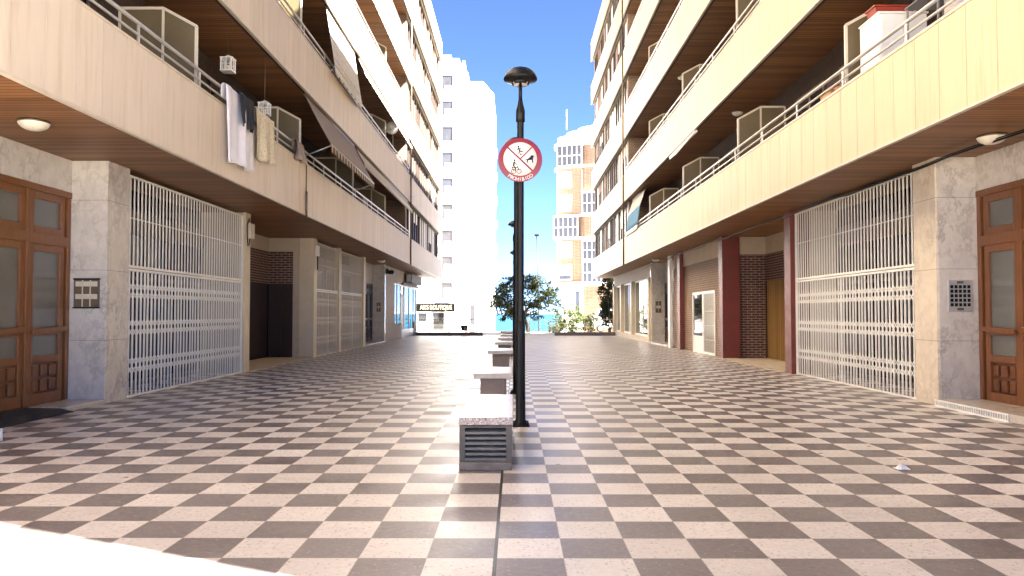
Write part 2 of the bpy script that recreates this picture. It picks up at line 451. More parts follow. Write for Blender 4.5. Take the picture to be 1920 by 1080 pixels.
m.sheet(rows)
tag(m.build('hills', M['hill']), kind='structure')

# ------------------------------------------------------------------ the two flanking apartment buildings
CZ = 3.85; FH = 3.04; PH = 1.23; YEND = 53.5; YB = 37.3
BAYS = [6.35, 12.6, 18.75, 24.9, 31.1, 37.3]

def wood_door(s, X, y0, y1, b, n, ztop, mat_frame=None, mat_panel=None, glass=None):
    """row of n glazed wooden leaves at |x|=X between y0 and y1; frame is the part, panes and pull bars its sub-parts"""
    mf = mat_frame or M['door']; mp = mat_panel or M['doorpanel']; gl = glass or M['glass_grey']
    f = MB(); F = lambda a0, a1, ya, yb, za, zb, mb=None: (mb or f).box(s*a0, s*a1, ya, yb, za, zb)
    F(X, X+.12, y0, y0+.09, .07, ztop-.1); F(X, X+.12, y1-.09, y1, .07, ztop-.1)
    F(X-.012, X+.125, y0, y1, ztop-.1, ztop)
    w = (y1-y0-.18)/n
    F(X-.004, X+.121, y0+.09, y1-.09, 2.47, 2.63)
    doors = []
    for i in range(n):
        a = y0+.09+i*w; c = a+w
        if i: F(X-.008, X+.118, a-.05, a+.05, .07, ztop-.1)
        for (za, zb) in ((2.63, ztop-.1), (.07, 2.47)):
            F(X+.02, X+.1, a+.05, a+.16, za, zb); F(X+.02, X+.1, c-.16, c-.05, za, zb)
            F(X+.018, X+.098, a+.16, c-.16, zb-.11, zb)
            F(X+.018, X+.098, a+.16, c-.16, za, za+(.11 if za > 1 else .17))
        F(X+.017, X+.099, a+.16, c-.16, 1.10, 1.21); F(X+.017, X+.099, a+.16, c-.16, .70, .80)
    part = f.build('entrance_door', mf, b, bevel=.006)
    for i in range(n):
        a = y0+.09+i*w+.16; c = y0+.09+(i+1)*w-.16
        MB().box(s*(X+.055), s*(X+.062), a, c, 2.74, ztop-.21).box(s*(X+.055), s*(X+.062), a, c, 1.21, 2.36)\
            .box(s*(X+.055), s*(X+.062), a, c, .80, 1.10).build('glass_pane', gl, part)
        pm = MB().box(s*(X+.07), s*(X+.09), a, c, .24, .70)
        pw = (c-a)/3
        for q in range(3):
            for r_ in range(2):
                pm.box(s*(X+.03), s*(X+.071), a+q*pw+.035, a+(q+1)*pw-.035, .265+r_*.22, .265+r_*.22+.17)
        pm.build('lower_panel', mp, part, bevel=.012)
        hd = MB().bar((s*(X-.05), a-.1, 1.16), (s*(X-.05), c+.1, 1.20), .075, .03)
        hd.bar((s*(X+.02), a-.05, 1.16), (s*(X-.05), a-.05, 1.16), .03, .03, (0, 1, 0)); hd.bar((s*(X+.02), c+.05, 1.19), (s*(X-.05), c+.05, 1.19), .03, .03, (0, 1, 0))
        hd.build('push_bar', M['door'], part, bevel=.006)
    return part

def make_building(s, E, W, y0, label, pm, frame_mat):
    DW = W+6
    b = thing('apartment_building', label, 'apartment building', (s*(W+3), (y0+YEND)/2, 0), 'facing apartment buildings along the plaza')
    def box(mb, a0, a1, ya, yb, za, zb): return mb.box(s*a0, s*a1, ya, yb, za, zb)
    joint0 = 12.35 if s < 0 else 12.46
    j0 = joint0 - .58*math.floor((joint0-y0)/.58)
    # ---- storeys
    for q in range(6):
        z = CZ + FH*q
        p = MB(); zt = z + PH
        ys = [y0] + [j0+.58*i for i in range(int((YEND-j0)/.58)+1) if j0+.58*i > y0+.1] + [YEND]
        for a, c in zip(ys, ys[1:]):
            if c-a < .05: continue
            e = .012 if any(abs(a-t) < .3 for t in BAYS) else .006
            box(p, E, E+.045, a+e, c-.006, z, zt-.02)
        box(p, E+.045, E+.12, y0, YEND, z+.03, zt-.025)
        p.box(s*E, s*(W-.8), YEND-.045, YEND+.002, z, zt-.02) if q < 6 else None
        p.build('parapet', pm, b)
        cp = MB(); box(cp, E-.012, E+.135, y0-.01, YEND+.015, zt-.022, zt+.012); box(cp, E-.006, E+.06, y0, YEND+.01, z-.03, z)
        cp.build('coping', M['coping'], b)
        so = MB(); box(so, E+.15, W+1.5 if q == 0 else W+.1, y0+.02, YEND-.05 if q == 0 else YB-.02, z+.03, z+.06)
        if q: pass
        so.build('soffit', M['soffit'], b)
        sl = MB(); box(sl, E+.12, DW, y0+.01, YEND-.046, z+.062, z+.30); sl.build('floor_slab', M['plaster'], b)
        ed = MB(); box(ed, E+.06, E+.15, y0, YEND-.05, z+.006, z+.029); ed.build('gap_shade_strip', M['gapshade'], b)  # near-black strip stands in for the shaded gap under the fascia
    roof = MB(); box(roof, E+.12, DW, y0+.02, YEND-.05, CZ+5*FH+.30, CZ+5*FH+.42); roof.build('roof', M['concrete'], b)
    # upper floors: wall behind the balconies, body of the far bay
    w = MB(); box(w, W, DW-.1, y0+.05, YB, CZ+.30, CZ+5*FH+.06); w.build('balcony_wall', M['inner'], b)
    ew = MB(); box(ew, E-.014, DW-.12, y0-.05, y0-.013, CZ-.03, CZ+5*FH+PH+.013); ew.build('unseen_end_wall', M['plaster'], b)  # unseen wall added to block sun through balcony ends, straightening the shadow edge
    FX = E+.24
    for q in range(5):
        z = CZ+FH*q
        fw = MB(); z0_, z1_ = z+.30, z+FH+.062
        box(fw, FX+.10, DW-.2, YB+.003, YEND-.25, z0_, z1_)
        box(fw, FX-.02, FX+.10, YB+.003, YB+.45, z0_, z1_)
        box(fw, FX-.02, FX+.10, YEND-.55, YEND-.25, z0_, z1_)
        box(fw, FX-.02, FX+.10, 46.9, 47.5, z0_, z1_)
        box(fw, FX-.019, FX+.10, YB+.45, 46.9, z0_, z+1.28); box(fw, FX-.019, FX+.10, 47.5, YEND-.55, z0_, z+1.28)
        fw.build('window_wall', M['brick_facade'], b)
        rnd = random.Random(31*q+5+s)
        spans = [(YB+.45+i*1.80, YB+.45+(i+1)*1.80) for i in range(5)] + [(47.5+i*1.816, 47.5+(i+1)*1.816) for i in range(3)]
        for a, c in spans:
            c = min(c, YEND-.55)
            zz0, zz1 = z+1.28, z+FH+.055
            fm = MB(); t = .07
            for (ya, yb) in ((a+.003, a+t), (c-t, c-.003), ((a+c)/2-.04, (a+c)/2+.04)):
                box(fm, FX, FX+.09, ya, yb, zz0, zz1)
            box(fm, FX+.003, FX+.088, a+.003, c-.003, zz0, zz0+.07); box(fm, FX+.003, FX+.088, a+.003, c-.003, zz1-.12, zz1-.002)
            box(fm, FX-.06, FX+.02, a+.003, c-.003, zz0-.035, zz0-.001)
            win = fm.build('window', frame_mat, b)
            box_ = MB(); box(box_, FX+.05, FX+.06, a+t, c-t, zz0+.07, zz1-.12); box_.build('pane', M['glass_dark'] if rnd.random() < .55 else M['glass_grey'], win)
            rr = rnd.random()
            if rr < .7:
                sh = MB(); half = rnd.choice((0, 1, 2)); ya, yb = ((a+t, (a+c)/2-.04), ((a+c)/2+.04, c-t), (a+t, c-t))[half]
                zb = zz1-.12; za = zb - (zb-zz0-.07)*rnd.choice((.35, .6, 1, 1))
                nn = max(2, int((zb-za)/.07))
                for i in range(nn):
                    box(sh, FX+.03, FX+.044, ya, yb, za+(zb-za)*i/nn+.006, za+(zb-za)*(i+1)/nn)
                sh.build('roller_shutter', M['white'] if rnd.random() < .6 else M['cream_metal'] if rnd.random() < .5 else M['trellis'], win)
    # bay by bay: screens and balcony doors
    for q in range(5):
        zf = CZ+FH*q+.30
        for y in BAYS:
            if y < y0+.3: continue
            if y < YB-1:
                fr = MB(); t = .035; xi, xo = W-.02, E+.16; zi, zo = zf+2.32, zf+2.02
                pts = [(xi, zf), (xo, zf), (xo, zo), (xo+.55, zi), (xi, zi)]
                for p1, p2 in zip(pts, pts[1:]+pts[:1]):
                    fr.bar((s*p1[0], y, p1[1]), (s*p2[0], y, p2[1]), .045, .04, (0, 1, 0))
                fr.bar((s*(xo+.55), y, zf), (s*(xo+.55), y, zi), .04, .038, (0, 1, 0))
                scr = fr.build('partition_screen', M['cream_metal'], b)
                MB().prism([(s*x, z_) for x, z_ in pts], 'y', y-.006, y+.006).build('frosted_panel', M['frost'], scr)
        for a, c in zip(BAYS, BAYS[1:]):
            if c < y0+1: continue
            for (da, dc) in ((a+.9, a+2.9), (a+3.7, a+5.3)):
                if da < y0+.3: continue
                fm = MB()
                for ya in (da, (da+dc)/2-.03, dc-.06): box(fm, W-.05, W-.004, ya, ya+.06, zf+.003, zf+2.2)
                box(fm, W-.048, W-.004, da, dc, zf+2.14, zf+2.24)
                box(fm, W-.046, W-.004, da, dc, zf+.003, zf+.09)
                d = fm.build('balcony_door', M['bronze'], b)
                g = MB(); box(g, W-.025, W-.015, da+.06, dc-.06, zf+.09, zf+2.14); g.build('pane', M['glass_dark'], d)
        # railing
        zr = CZ+FH*q+PH+.012
        rl = MB(); xr = E+.06
        ya0, yb0 = y0+.02, YB-.06
        for zz, r_ in ((zr+.31, .028), (zr+.15, .019)):
            rl.tube([(s*xr, ya0, zz), (s*xr, yb0, zz)], r_, 8)
        n = int((yb0-ya0)/2.05)
        for i in range(n+1):
            y = 12.5 + 2.05*(i-5)
            if ya0 < y < yb0: rl.box(s*(xr-.012), s*(xr+.012), y-.022, y+.022, zr-.002, zr+.30)
        rl.build('railing', M['steel'], b)
    # downpipe at the end of the balconies, slot with short spout at a bay line
    dp = MB(); dp.tube([(s*(E-.03), YB+.15, CZ-.06), (s*(E-.03), YB+.15, CZ+5*FH+PH)], .038, 8)
    for q in range(6):
        for zz in (.2, 1.05): dp.box(s*(E-.075), s*(E+.001), YB+.10, YB+.20, CZ+FH*q+zz, CZ+FH*q+zz+.04)
    dp.build('downpipe', M['bronze'], b)
    if s < 0:
        sp = MB(); sp.tube([(s*(E-.02), 18.72, CZ-.08), (s*(E-.02), 18.72, CZ+.55)], .03, 8); sp.tube([(s*(E-.012), 18.72, CZ+.55), (s*(E-.012), 18.72, CZ+PH-.03)], .014, 6)
        sp.build('spout', M['bronze'], b)
    return b, box

LEFT, lbox = make_building(-1, 5.10, 6.55, 2.0, 'left hand apartment block with peach panelled balconies and brown soffits, laundry hanging from it', M['panel_left'], M['winbrown'])
RIGHT, rbox = make_building(1, 5.28, 6.60, 1.32, 'right hand apartment block with panelled balconies tinted yellow by bounced light and maroon columns below', M['panel_right'], M['winbrown'])

def pieces(name, mat, b, s, boxes, bevel=0):
    for a0, a1, ya, yb, za, zb in boxes: MB().box(s*a0, s*a1, ya, yb, za, zb).build(name, mat, b, bevel=bevel)

ZC = CZ + .028
def shopfront(s, b, X, y0, y1, zrail=None, tone='inner'):
    """recessed dark shop behind a gate: side cheeks, panes, beige band"""
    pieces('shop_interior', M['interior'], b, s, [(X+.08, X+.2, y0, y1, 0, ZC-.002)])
    pieces('fascia_band', M['bandwood'], b, s, [(X-.03, X+.07, y0+.01, y1-.01, 3.0, 3.38)])
    f = MB(); n = max(2, int((y1-y0)/1.35)); w = (y1-y0-.02)/n
    for i in range(n+1):
        y = y0+.01+i*w; f.box(s*X, s*(X+.075), y-.035 if i else y, y+.035 if i < n else y, .1, 2.998)
    f.box(s*(X-.002), s*(X+.072), y0+.012, y1-.012, 0, .1); f.box(s*(X+.002), s*(X+.07), y0+.012, y1-.012, 2.1, 2.17)
    f.box(s*(X+.002), s*(X+.07), y0+.012, y1-.012, 3.382, 3.46)
    fr = f.build('shop_window', M['bronze'], b)
    for i in range(n):
        a = y0+.05+i*w; MB().box(s*(X+.035), s*(X+.045), a, a+w-.08, .1, 2.1).box(s*(X+.035), s*(X+.045), a, a+w-.08, 2.17, 2.996).box(s*(X+.035), s*(X+.045), a, a+w-.08, 3.46, ZC-.01).build('pane', M['glass_dark'], fr)

# ---------------- left ground floor
s = -1; b = LEFT
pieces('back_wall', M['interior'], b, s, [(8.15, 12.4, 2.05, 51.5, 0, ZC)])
pieces('marble_pier', M['marble'], b, s, [(6.52, 7.4, 12.3, 13.0, 0, ZC), (7.1, 7.6, 8.2, 12.298, 3.36, ZC-.001), (6.52, 7.4, 38.6, 38.92, 0, ZC), (7.1, 7.6, 33.7, 38.598, 2.9, ZC-.001), (6.52, 7.6, 6.9, 8.2, 0, ZC)], .004)
pieces('near_wall', M['greyplaster'], b, s, [(6.55, 8.15, 2.05, 6.898, 0, ZC)])
wood_door(s, 7.1, 8.2, 12.298, b, 4, 3.358)
wood_door(s, 7.12, 33.72, 38.598, b, 4, 2.898, M['darkwood'], M['darkwood'], M['glass_dark'])
shopfront(s, b, 7.55, 13.002, 18.62)
pieces('cream_post', M['cream'], b, s, [(6.52, 6.75, 18.62, 18.98, 0, ZC), (6.52, 7.0, 25.02, 25.4, 0, ZC), (6.52, 6.72, 28.62, 29.0, 0, ZC), (6.52, 6.8, 33.22, 33.68, 0, ZC)], .006)
pieces('bay_wall', M['plaster'], b, s, [(6.755, 8.148, 18.63, 18.95, 0, ZC), (7.002, 7.2, 25.0, 25.38, 0, ZC), (7.2, 8.0, 25.001, 25.38, 3.44, ZC), (8.0, 8.148, 18.952, 25.38, 3.44, ZC), (6.8, 8.148, 33.24, 33.66, 0, ZC)])
pieces('brick_wall', M['brick_dark'], b, s, [(7.2, 8.0, 25.003, 25.37, 2.40, 3.438), (8.002, 8.148, 18.952, 25.37, 2.40, 3.438)])
pieces('bay_door', M['darkwood'], b, s, [(7.2, 7.56, 25.02, 25.3, .02, 2.398), (7.58, 7.998, 25.02, 25.3, .02, 2.398), (8.02, 8.14, 22.5, 25.0, .02, 2.398), (8.02, 8.14, 19.0, 22.48, .02, 2.398)])
pieces('bay_floor', M['plaster'], b, s, [(6.5, 8.0, 18.99, 25.0, -.02, .02)])
shopfront(s, b, 7.1, 25.402, 28.62); shopfront(s, b, 7.1, 29.0, 33.22)
pieces('shop_wall', M['greyplaster'], b, s, [(6.55, 7.0, 38.922, 42.0, 0, ZC), (6.55, 7.0, 42.0, 44.6, 0, .85), (6.55, 7.0, 42.0, 45.9, 3.1, ZC), (6.56, 7.0, 45.9, 51.48, 3.2, ZC), (6.55, 6.75, 50.2, 51.5, 0, .9)])
f = MB()
for y in (42.02, 43.2, 44.5, 45.8, 46.0, 48.0, 50.1, 51.4): f.box(s*6.58, s*6.68, y, y+.09, .86 if y < 44 else .02 if y < 50 else .9, 3.09)
f.box(s*6.582, s*6.678, 42.02, 51.49, 3.0, 3.098); f.box(s*6.584, s*6.676, 44.6, 50.19, .02, .5)
fr = f.build('shop_window', M['steel'], b)
MB().box(s*6.62, s*6.63, 42.11, 44.5, .86, 3.0).box(s*6.62, s*6.63, 46.09, 50.1, .5, 3.0).box(s*6.62, s*6.63, 50.2, 51.4, .9, 3.0).build('pane', M['glass_shop'], fr)
pieces('shop_door', M['darkwood'], b, s, [(6.6, 6.66, 44.6, 45.8, .03, 2.6)])
pieces('shop_lintel', M['tower_grey'], b, s, [(6.45, 6.548, 44.6, 51.5, 3.1, 3.22)])
pieces('entrance_step', M['marble_floor'], b, s, [(6.50, 7.11, 11.25, 12.296, 0, .068), (6.50, 7.11, 33.72, 38.596, 0, .068)], .008)

# ---------------- right ground floor
s = 1; b = RIGHT
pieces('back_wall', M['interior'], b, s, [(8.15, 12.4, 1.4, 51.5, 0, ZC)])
pieces('marble_pier', M['marble_cream'], b, s, [(6.57, 7.4, 12.08, 12.75, 0, ZC), (6.57, 7.4, 37.42, 37.7, 0, ZC)], .004)
pieces('marble_wall', M['marble'], b, s, [(6.60, 7.41, 12.06, 12.078, .0, ZC-.001), (7.2, 7.6, 8.2, 12.058, 3.34, ZC-.001), (6.6, 7.41, 37.40, 37.418, 0, ZC-.001), (7.2, 7.6, 33.0, 37.398, 2.9, ZC-.001), (6.57, 7.6, 6.9, 8.2, 0, ZC)])
pieces('near_wall', M['greyplaster'], b, s, [(6.6, 8.15, 1.4, 6.898, 0, ZC)])
wood_door(s, 7.2, 8.2, 12.058, b, 4, 3.338)
wood_door(s, 7.22, 33.1, 37.398, b, 4, 2.898, M['darkwood'], M['darkwood'], M['glass_dark'])
shopfront(s, b, 7.6, 12.752, 18.32)
pieces('maroon_column', M['maroon'], b, s, [(6.52, 7.0, 18.32, 18.75, 0, ZC)], .006)
pieces('maroon_column', M['maroon'], b, s, [(6.56, 7.12, 24.5, 24.95, 0, ZC)], .006)
pieces('maroon_column', M['maroon'], b, s, [(6.56, 7.0, 30.85, 31.3, 0, ZC)], .006)
pieces('bay_wall', M['plaster'], b, s, [(7.002, 8.148, 18.34, 18.73, 0, ZC), (7.1, 8.0, 24.701, 24.94, 3.32, ZC), (8.0, 8.148, 18.752, 24.94, 3.32, ZC), (6.7, 7.3, 24.96, 30.84, 3.3, ZC), (6.7, 7.3, 31.31, 32.5, 3.3, ZC)])
pieces('brick_wall', M['brick_dark'], b, s, [(7.124, 8.0, 24.70, 24.94, .02, 3.318), (8.002, 8.148, 18.752, 24.94, 2.46, 3.318)])
pieces('brick_wall', M['brick_brown'], b, s, [(6.75, 7.3, 24.96, 26.1, 0, 3.298), (6.75, 7.3, 26.1, 29.35, 2.22, 3.298), (6.75, 7.3, 29.35, 30.84, 0, 3.298), (6.66, 7.3, 31.31, 32.5, 0, 3.298)])
pieces('slatted_door', M['goldwood'], b, s, [(8.02, 8.14, 18.76, 24.69, .02, 2.458)])
pieces('bay_floor', M['plaster'], b, s, [(6.5, 8.0, 18.77, 24.69, -.02, .02)])
f = MB()
for y in (26.1, 27.66, 27.76, 29.27): f.box(6.72, 6.80, y, y+.08, 0, 2.218)
f.box(6.722, 6.798, 26.1, 29.35, 2.13, 2.216); f.box(6.724, 6.796, 26.1, 29.35, 0, .08)
d = f.build('service_door', M['white'], b)
MB().box(6.75, 6.77, 26.18, 27.66, .08, 2.13).build('pane', M['glass_grey'], d)
MB().box(6.75, 6.77, 27.84, 29.27, .62, 2.13).build('dark_pane', M['glass_dark'], d)
MB().box(6.74, 6.78, 27.84, 29.27, .08, .62).build('lower_panel', M['white'], d)
g = MB()
for i in range(12): g.box(6.725, 6.74, 26.2+i*.12, 26.215+i*.12, .08, 2.13)
for z in (.5, 1.0, 1.5): g.box(6.722, 6.736, 26.18, 27.66, z, z+.02)
g.build('grille', M['cream_metal'], d)
pieces('white_post', M['white'], b, s, [(6.5, 6.62, 32.55, 32.95, 0, ZC)], .006)
pieces('shop_beam', M['greyplaster'], b, s, [(6.6, 7.0, 37.702, 51.5, 3.22, ZC)])
pieces('shop_sill', M['cream'], b, s, [(6.52, 7.0, 37.702, 51.5, 0, .26)], .006)
pieces('shop_column', M['cream'], b, s, [(6.50, 6.9, y, y+.4, .262, 3.218) for y in (37.71, 43.3, 47.6, 51.08)], .005)
f = MB()
for a, c in ((38.12, 43.29), (43.71, 47.59), (48.01, 51.07)):
    f.box(6.7, 6.78, a, c, .262, .36); f.box(6.7, 6.78, a, c, 3.13, 3.217)
    for y in (a, (a+c)/2-.03, c-.06): f.box(6.702, 6.778, y, y+.06, .36, 3.13)
fr = f.build('shop_window', M['white'], b)
for a, c in ((38.18, 43.23), (43.77, 47.53), (48.07, 51.01)): MB().box(6.735, 6.745, a, c, .36, 3.13).build('pane', M['glass_shop'], fr)
pieces('entrance_step', M['marble_floor'], b, s, [(6.50, 7.21, 8.9, 12.056, 0, .11), (6.50, 7.21, 33.1, 37.396, 0, .08)], .008)
gt = MB().box(6.478, 6.498, 10.25, 12.03, .0, .022).box(6.478, 6.498, 10.25, 12.03, .086, .105)
for i in range(33): gt.box(6.48, 6.497, 10.25+i*.0545, 10.27+i*.0545, .022, .086)
gt.build('vent_grille', M['white'], b)
MB().box(6.4985, 6.4995, 10.25, 12.03, .01, .1).build('vent_hole_shade', M['interior'], b)  # dark sheet on the solid step, painted shade behind the grille

# ------------------------------------------------------------------ folding security gates
def gate(s, W, y0, y1, label, mat, xg=None, pitch=.137):
    X = s*(W+.05)
    t = thing('security_gate', label, 'security gate', (X, (y0+y1)/2, 0), 'folding metal gates along the plaza')
    f = MB(); d = .025
    f.box(X-d, X+d, y0+.005, y0+.05, 0, 3.8); f.box(X-d, X+d, y1-.05, y1-.005, 0, 3.8)
    f.box(X-.035, X+.035, y0+.05, y1-.05, 2.16, 2.20); f.box(X-.03, X+.03, y0+.05, y1-.05, 2.215, 2.255)
    f.box(X-.022, X+.022, y0+.05, y1-.05, 3.765, 3.80); f.box(X-.02, X+.02, y0+.05, y1-.05, 0.004, .035)
    f.box(X-.006, X+.006, y0+.05, y1-.05, 3.065, 3.082)
    f.build('frame', mat, t)
    n = int(round((y1-y0-.1)/pitch)); w = (y1-y0-.1)/n
    g = MB()
    for i in range(1, n): g.box(X-.009, X+.009, y0+.05+i*w-.012, y0+.05+i*w+.012, 2.256, 3.764)
    g.build('bar_grille', mat, t)
    half = n//2+2
    rng = random.Random(int(y0*10))
    for (i0, i1) in ((0, half), (half, n)):
        l = MB()
        pos = {}
        for i in range(i0, i1+1):
            pos[i] = y0+.05+i*w + (rng.uniform(-.012, .012) if i0 < i < i1 else (.012 if i == i0 else -.012))
        for i in range(i0, i1+1):
            wd = .016 if i in (i0, i1) else .0115
            l.box(X-.012, X+.012, pos[i]-wd, pos[i]+wd, .036, 2.155)
        for zc in (1.80, 1.17, .52):
            for i in range(i0, i1):
                a, c = pos[i], pos[i+1]
                for zz in (zc-.15, zc):
                    l.bar((X-.008, a, zz), (X-.008, c, zz+.15), .018, .005); l.bar((X+.008, a, zz+.15), (X+.008, c, zz), .018, .005)
        l.build('lattice_leaf', mat, t)
    return t
gate(-1, 6.55, 13.0, 18.62, 'large white folding gate beside the grey marble pier and wooden door on the left', M['white'])
gate(-1, 6.55, 25.42, 28.6, 'cream folding gate on the left just beyond the dark brown bay', M['cream_metal'], pitch=.15)
gate(-1, 6.55, 29.0, 33.2, 'cream folding gate on the left farthest from the viewer, past a cream post', M['cream_metal'], pitch=.15)
gate(1, 6.60, 12.76, 18.31, 'large white folding gate between cream marble pier and maroon column on the right', M['white'])

# ------------------------------------------------------------------ intercom panels
def intercom(s, W, xa, xb, y, za, zb, cols, rows, label, style):
    t = thing('intercom_panel', label, 'intercom panel', (s*(xa+xb)/2, y, za), 'door entry intercom panels')
    MB().box(s*xa, s*xb, y-.02, y, za, zb).build('backplate', M['steel'] if style else M['bronze'], t, bevel=.004)
    wd = (xb-xa-.04)/cols; hh = (zb-za-(.14 if style else .04))/rows; z0 = za+(.07 if style else .02)
    for c in range(cols):
        for r_ in range(rows):
            x0 = xa+.02+c*wd+.012; 
            MB().box(s*x0, s*(x0+wd-.024), y-.03, y-.0205, z0+r_*hh+.01, z0+(r_+1)*hh-.01).build('call_button', M['black'] if style else (M['cream_metal'] if r_ % 2 else M['frost']), t)
    if not style:
        for c in range(1, cols):
            MB().box(s*(xa+.02+c*wd-.008), s*(xa+.02+c*wd+.008), y-.034, y-.0205, za+.01, zb-.01).build('divider', M['cream_metal'], t)
        MB().box(s*(xa-.005), s*(xb+.005), y-.04, y-.0005, zb, zb+.02).box(s*(xa-.005), s*(xb+.005), y-.04, y-.0005, za-.02, za).build('trim', M['black'], t)
    else:
        MB().box(s*((xa+xb)/2-.05), s*((xa+xb)/2+.05), y-.026, y-.0205, zb-.055, zb-.02).build('speaker', M['bronze'], t)
        MB().box(s*((xa+xb)/2-.05), s*((xa+xb)/2+.05), y-.026, y-.0205, za+.02, za+.055).build('speaker', M['bronze'], t)
intercom(-1, 6.55, 6.62, 7.03, 12.3, 1.53, 1.97, 3, 4, 'bronze intercom panel with three columns on the grey marble beside the left wooden door', 0)
intercom(1, 6.60, 6.73, 7.10, 12.06, 1.46, 1.95, 5, 5, 'steel intercom panel with rows of black buttons on marble at right', 1)
intercom(-1, 6.55, 6.72, 6.92, 38.6, 1.55, 1.95, 2, 3, 'small distant intercom panel on the far left marble pier', 0)
intercom(1, 6.60, 6.78, 7.06, 37.4, 1.5, 2.0, 2, 3, 'small distant intercom panel beside the far right dark door', 0)

# ------------------------------------------------------------------ ceiling lamps
def ceiling_lamp(x, y, z, r, label):
    t = thing('ceiling_lamp', label, 'ceiling lamp', (x, y, z), 'round ceiling lamps under the overhangs')
    MB().lathe([(0.001, 0), (r*1.0, 0), (r*1.02, -.025), (r*.98, -.03)], (x, y, z), 28).build('lamp_base', M['bronze'], t)
    MB().lathe([(r*.99, -.028), (r*.95, -.05), (r*.78, -.085), (r*.5, -.112), (r*.2, -.122), (.001, -.123)], (x, y, z), 28).build('lamp_shade', M['lampglass'], t)
zl = CZ+.029
ceiling_lamp(-6.13, 9.75, zl, .185, 'round cream ceiling lamp over the left wooden door')
ceiling_lamp(6.56, 10.6, zl, .185, 'round cream ceiling lamp over the right wooden door')
ceiling_lamp(-6.15, 35.4, zl, .17, 'small far ceiling lamp near the left dark entrance')
ceiling_lamp(6.3, 34.6, zl, .17, 'small far ceiling lamp near the right dark entrance')
ceiling_lamp(6.05, 20.9, CZ+FH+.029, .15, 'ceiling lamp in the lowest right balcony')
ceiling_lamp(6.0, 27.6, CZ+2*FH+.029, .15, 'ceiling lamp in the second right balcony up')

# ------------------------------------------------------------------ lamp posts
def lamp_post(x, y, label):
    t = thing('street_lamp', label, 'street lamp', (x, y, 0), 'black lamp posts along the middle of the plaza')
    MB().box(x-.115, x+.115, y-.115, y+.115, 0, .018).build('base_plate', M['black'], t, bevel=.004)
    bl = MB()
    for a in (-1, 1):
        for c in (-1, 1): bl.lathe([(.001, .05), (.014, .05), (.016, .018)], (x+a*.09, y+c*.09, 0), 8)
    bl.build('bolt', M['black'], t)
    MB().lathe([(.085, .018), (.08, .06), (.062, .08), (.060, 1.28), (.054, 1.31), (.045, 1.33)], (x, y, 0), 20).build('pole_sleeve', M['black'], t)
    MB().lathe([(.0445, 1.30), (.0435, 3.92), (.045, 3.93)], (x, y, 0), 20).build('pole', M['black'], t)
    MB().lathe([(.048, 3.90), (.058, 3.905), (.058, 4.05), (.045, 4.10), (.03, 4.17), (.026, 4.2)], (x, y, 0), 20).build('collar', M['black'], t)
    MB().tube([(x, y, 4.18), (x, y, 4.44)], .024, 14).build('stem', M['black'], t)
    hd = MB().lathe([(.03, 4.415), (.12, 4.42), (.214, 4.447), (.22, 4.46), (.212, 4.49), (.18, 4.545), (.13, 4.585), (.07, 4.607), (.001, 4.612)], (x, y, 0), 32).build('lamp_head', M['black'], t)
    MB().lathe([(.10, 4.385), (.11, 4.39), (.118, 4.421)], (x, y, 0), 24).build('gear_ring', M['black'], hd)
    for sx in (-1, 1):
        MB().box(x+sx*.015, x+sx*.088, y-.075, y+.075, 4.388, 4.412).build('lens', M['lens'], hd)
    return t
L1 = lamp_post(.068, 9.92, 'black mushroom lamp post nearest the viewer, carrying the round prohibition sign')
for (x, y, lb) in ((.02, 13.9, 'black lamp post directly behind the prohibition sign, second from the viewer'), (-.03, 26.4, 'third black lamp post, its cap just left of the near pole'), (-.06, 38.8, 'farthest black lamp post in the middle row')):
    c = copy_tree(L1); c.location = (x, y, 0); c['label'] = lb

# ------------------------------------------------------------------ prohibition sign
def text_mesh(ch, size, mat_name='t', ext=.002):
    cu = bpy.data.curves.new('letters', 'FONT'); cu.body = ch; cu.size = size; cu.align_x = 'CENTER'; cu.align_y = 'CENTER'; cu.extrude = ext
    o = bpy.data.objects.new('letters', cu); COL.objects.link(o)
    dg = bpy.context.evaluated_depsgraph_get(); me = bpy.data.meshes.new_from_object(o.evaluated_get(dg))
    vs = [v.co.copy() for v in me.vertices]; fs = [tuple(p.vertices) for p in me.polygons]
    bpy.data.objects.remove(o); bpy.data.curves.remove(cu); bpy.data.meshes.remove(me)
    return vs, fs
def add_text(mb, ch, size, fn):
    vs, fs = text_mesh(ch, size)
    b0 = len(mb.v)
    mb.v += [tuple(fn(v)) for v in vs]
    for f in fs: mb.f.append(tuple(b0+i for i in f)); mb.sm.append(False)
sx, sy, sz, SR = .064, 9.84, 3.395, .283
t = thing('prohibition_sign', 'round red and white prohibition sign fixed to the nearest lamp post', 'sign', (sx, sy+.01, sz))
MB().lathe([(.001, .012), (SR-.004, .012), (SR, .008), (SR, .001), (SR-.004, 0), (.001, 0)], (sx, sy, sz), 64, 'y').build('red_disc', M['red'], t)
cz_ = sz+.012; r2 = .215
MB().lathe([(.001, -.0025), (r2, -.0025), (r2, -.0002)], (sx, sy, cz_), 64, 'y').build('white_disc', M['signwhite'], t)
def sp(u, v, d=0): return (sx+u*SR, sy-.004-d, sz+v*SR)
bb = MB(); bb.bar(sp(-.56, .56), sp(.56, -.50), .022, .003, (0, 1, 0)); bb.bar(sp(.02, .06), sp(.53, .57), .016, .0028, (0, 1, 0))
bb.build('diagonal_bar', M['red'], t)
pb = MB()
def limb(a, c, w): pb.bar(sp(*a), sp(*c), w*SR, .003, (0, 1, 0))
def dot(u, v, r_):
    pb.prism([(sx+(u+r_*math.cos(i*math.pi/6))*SR, sz+(v+r_*math.sin(i*math.pi/6))*SR) for i in range(12)], 'y', sy-.0055, sy-.0026)
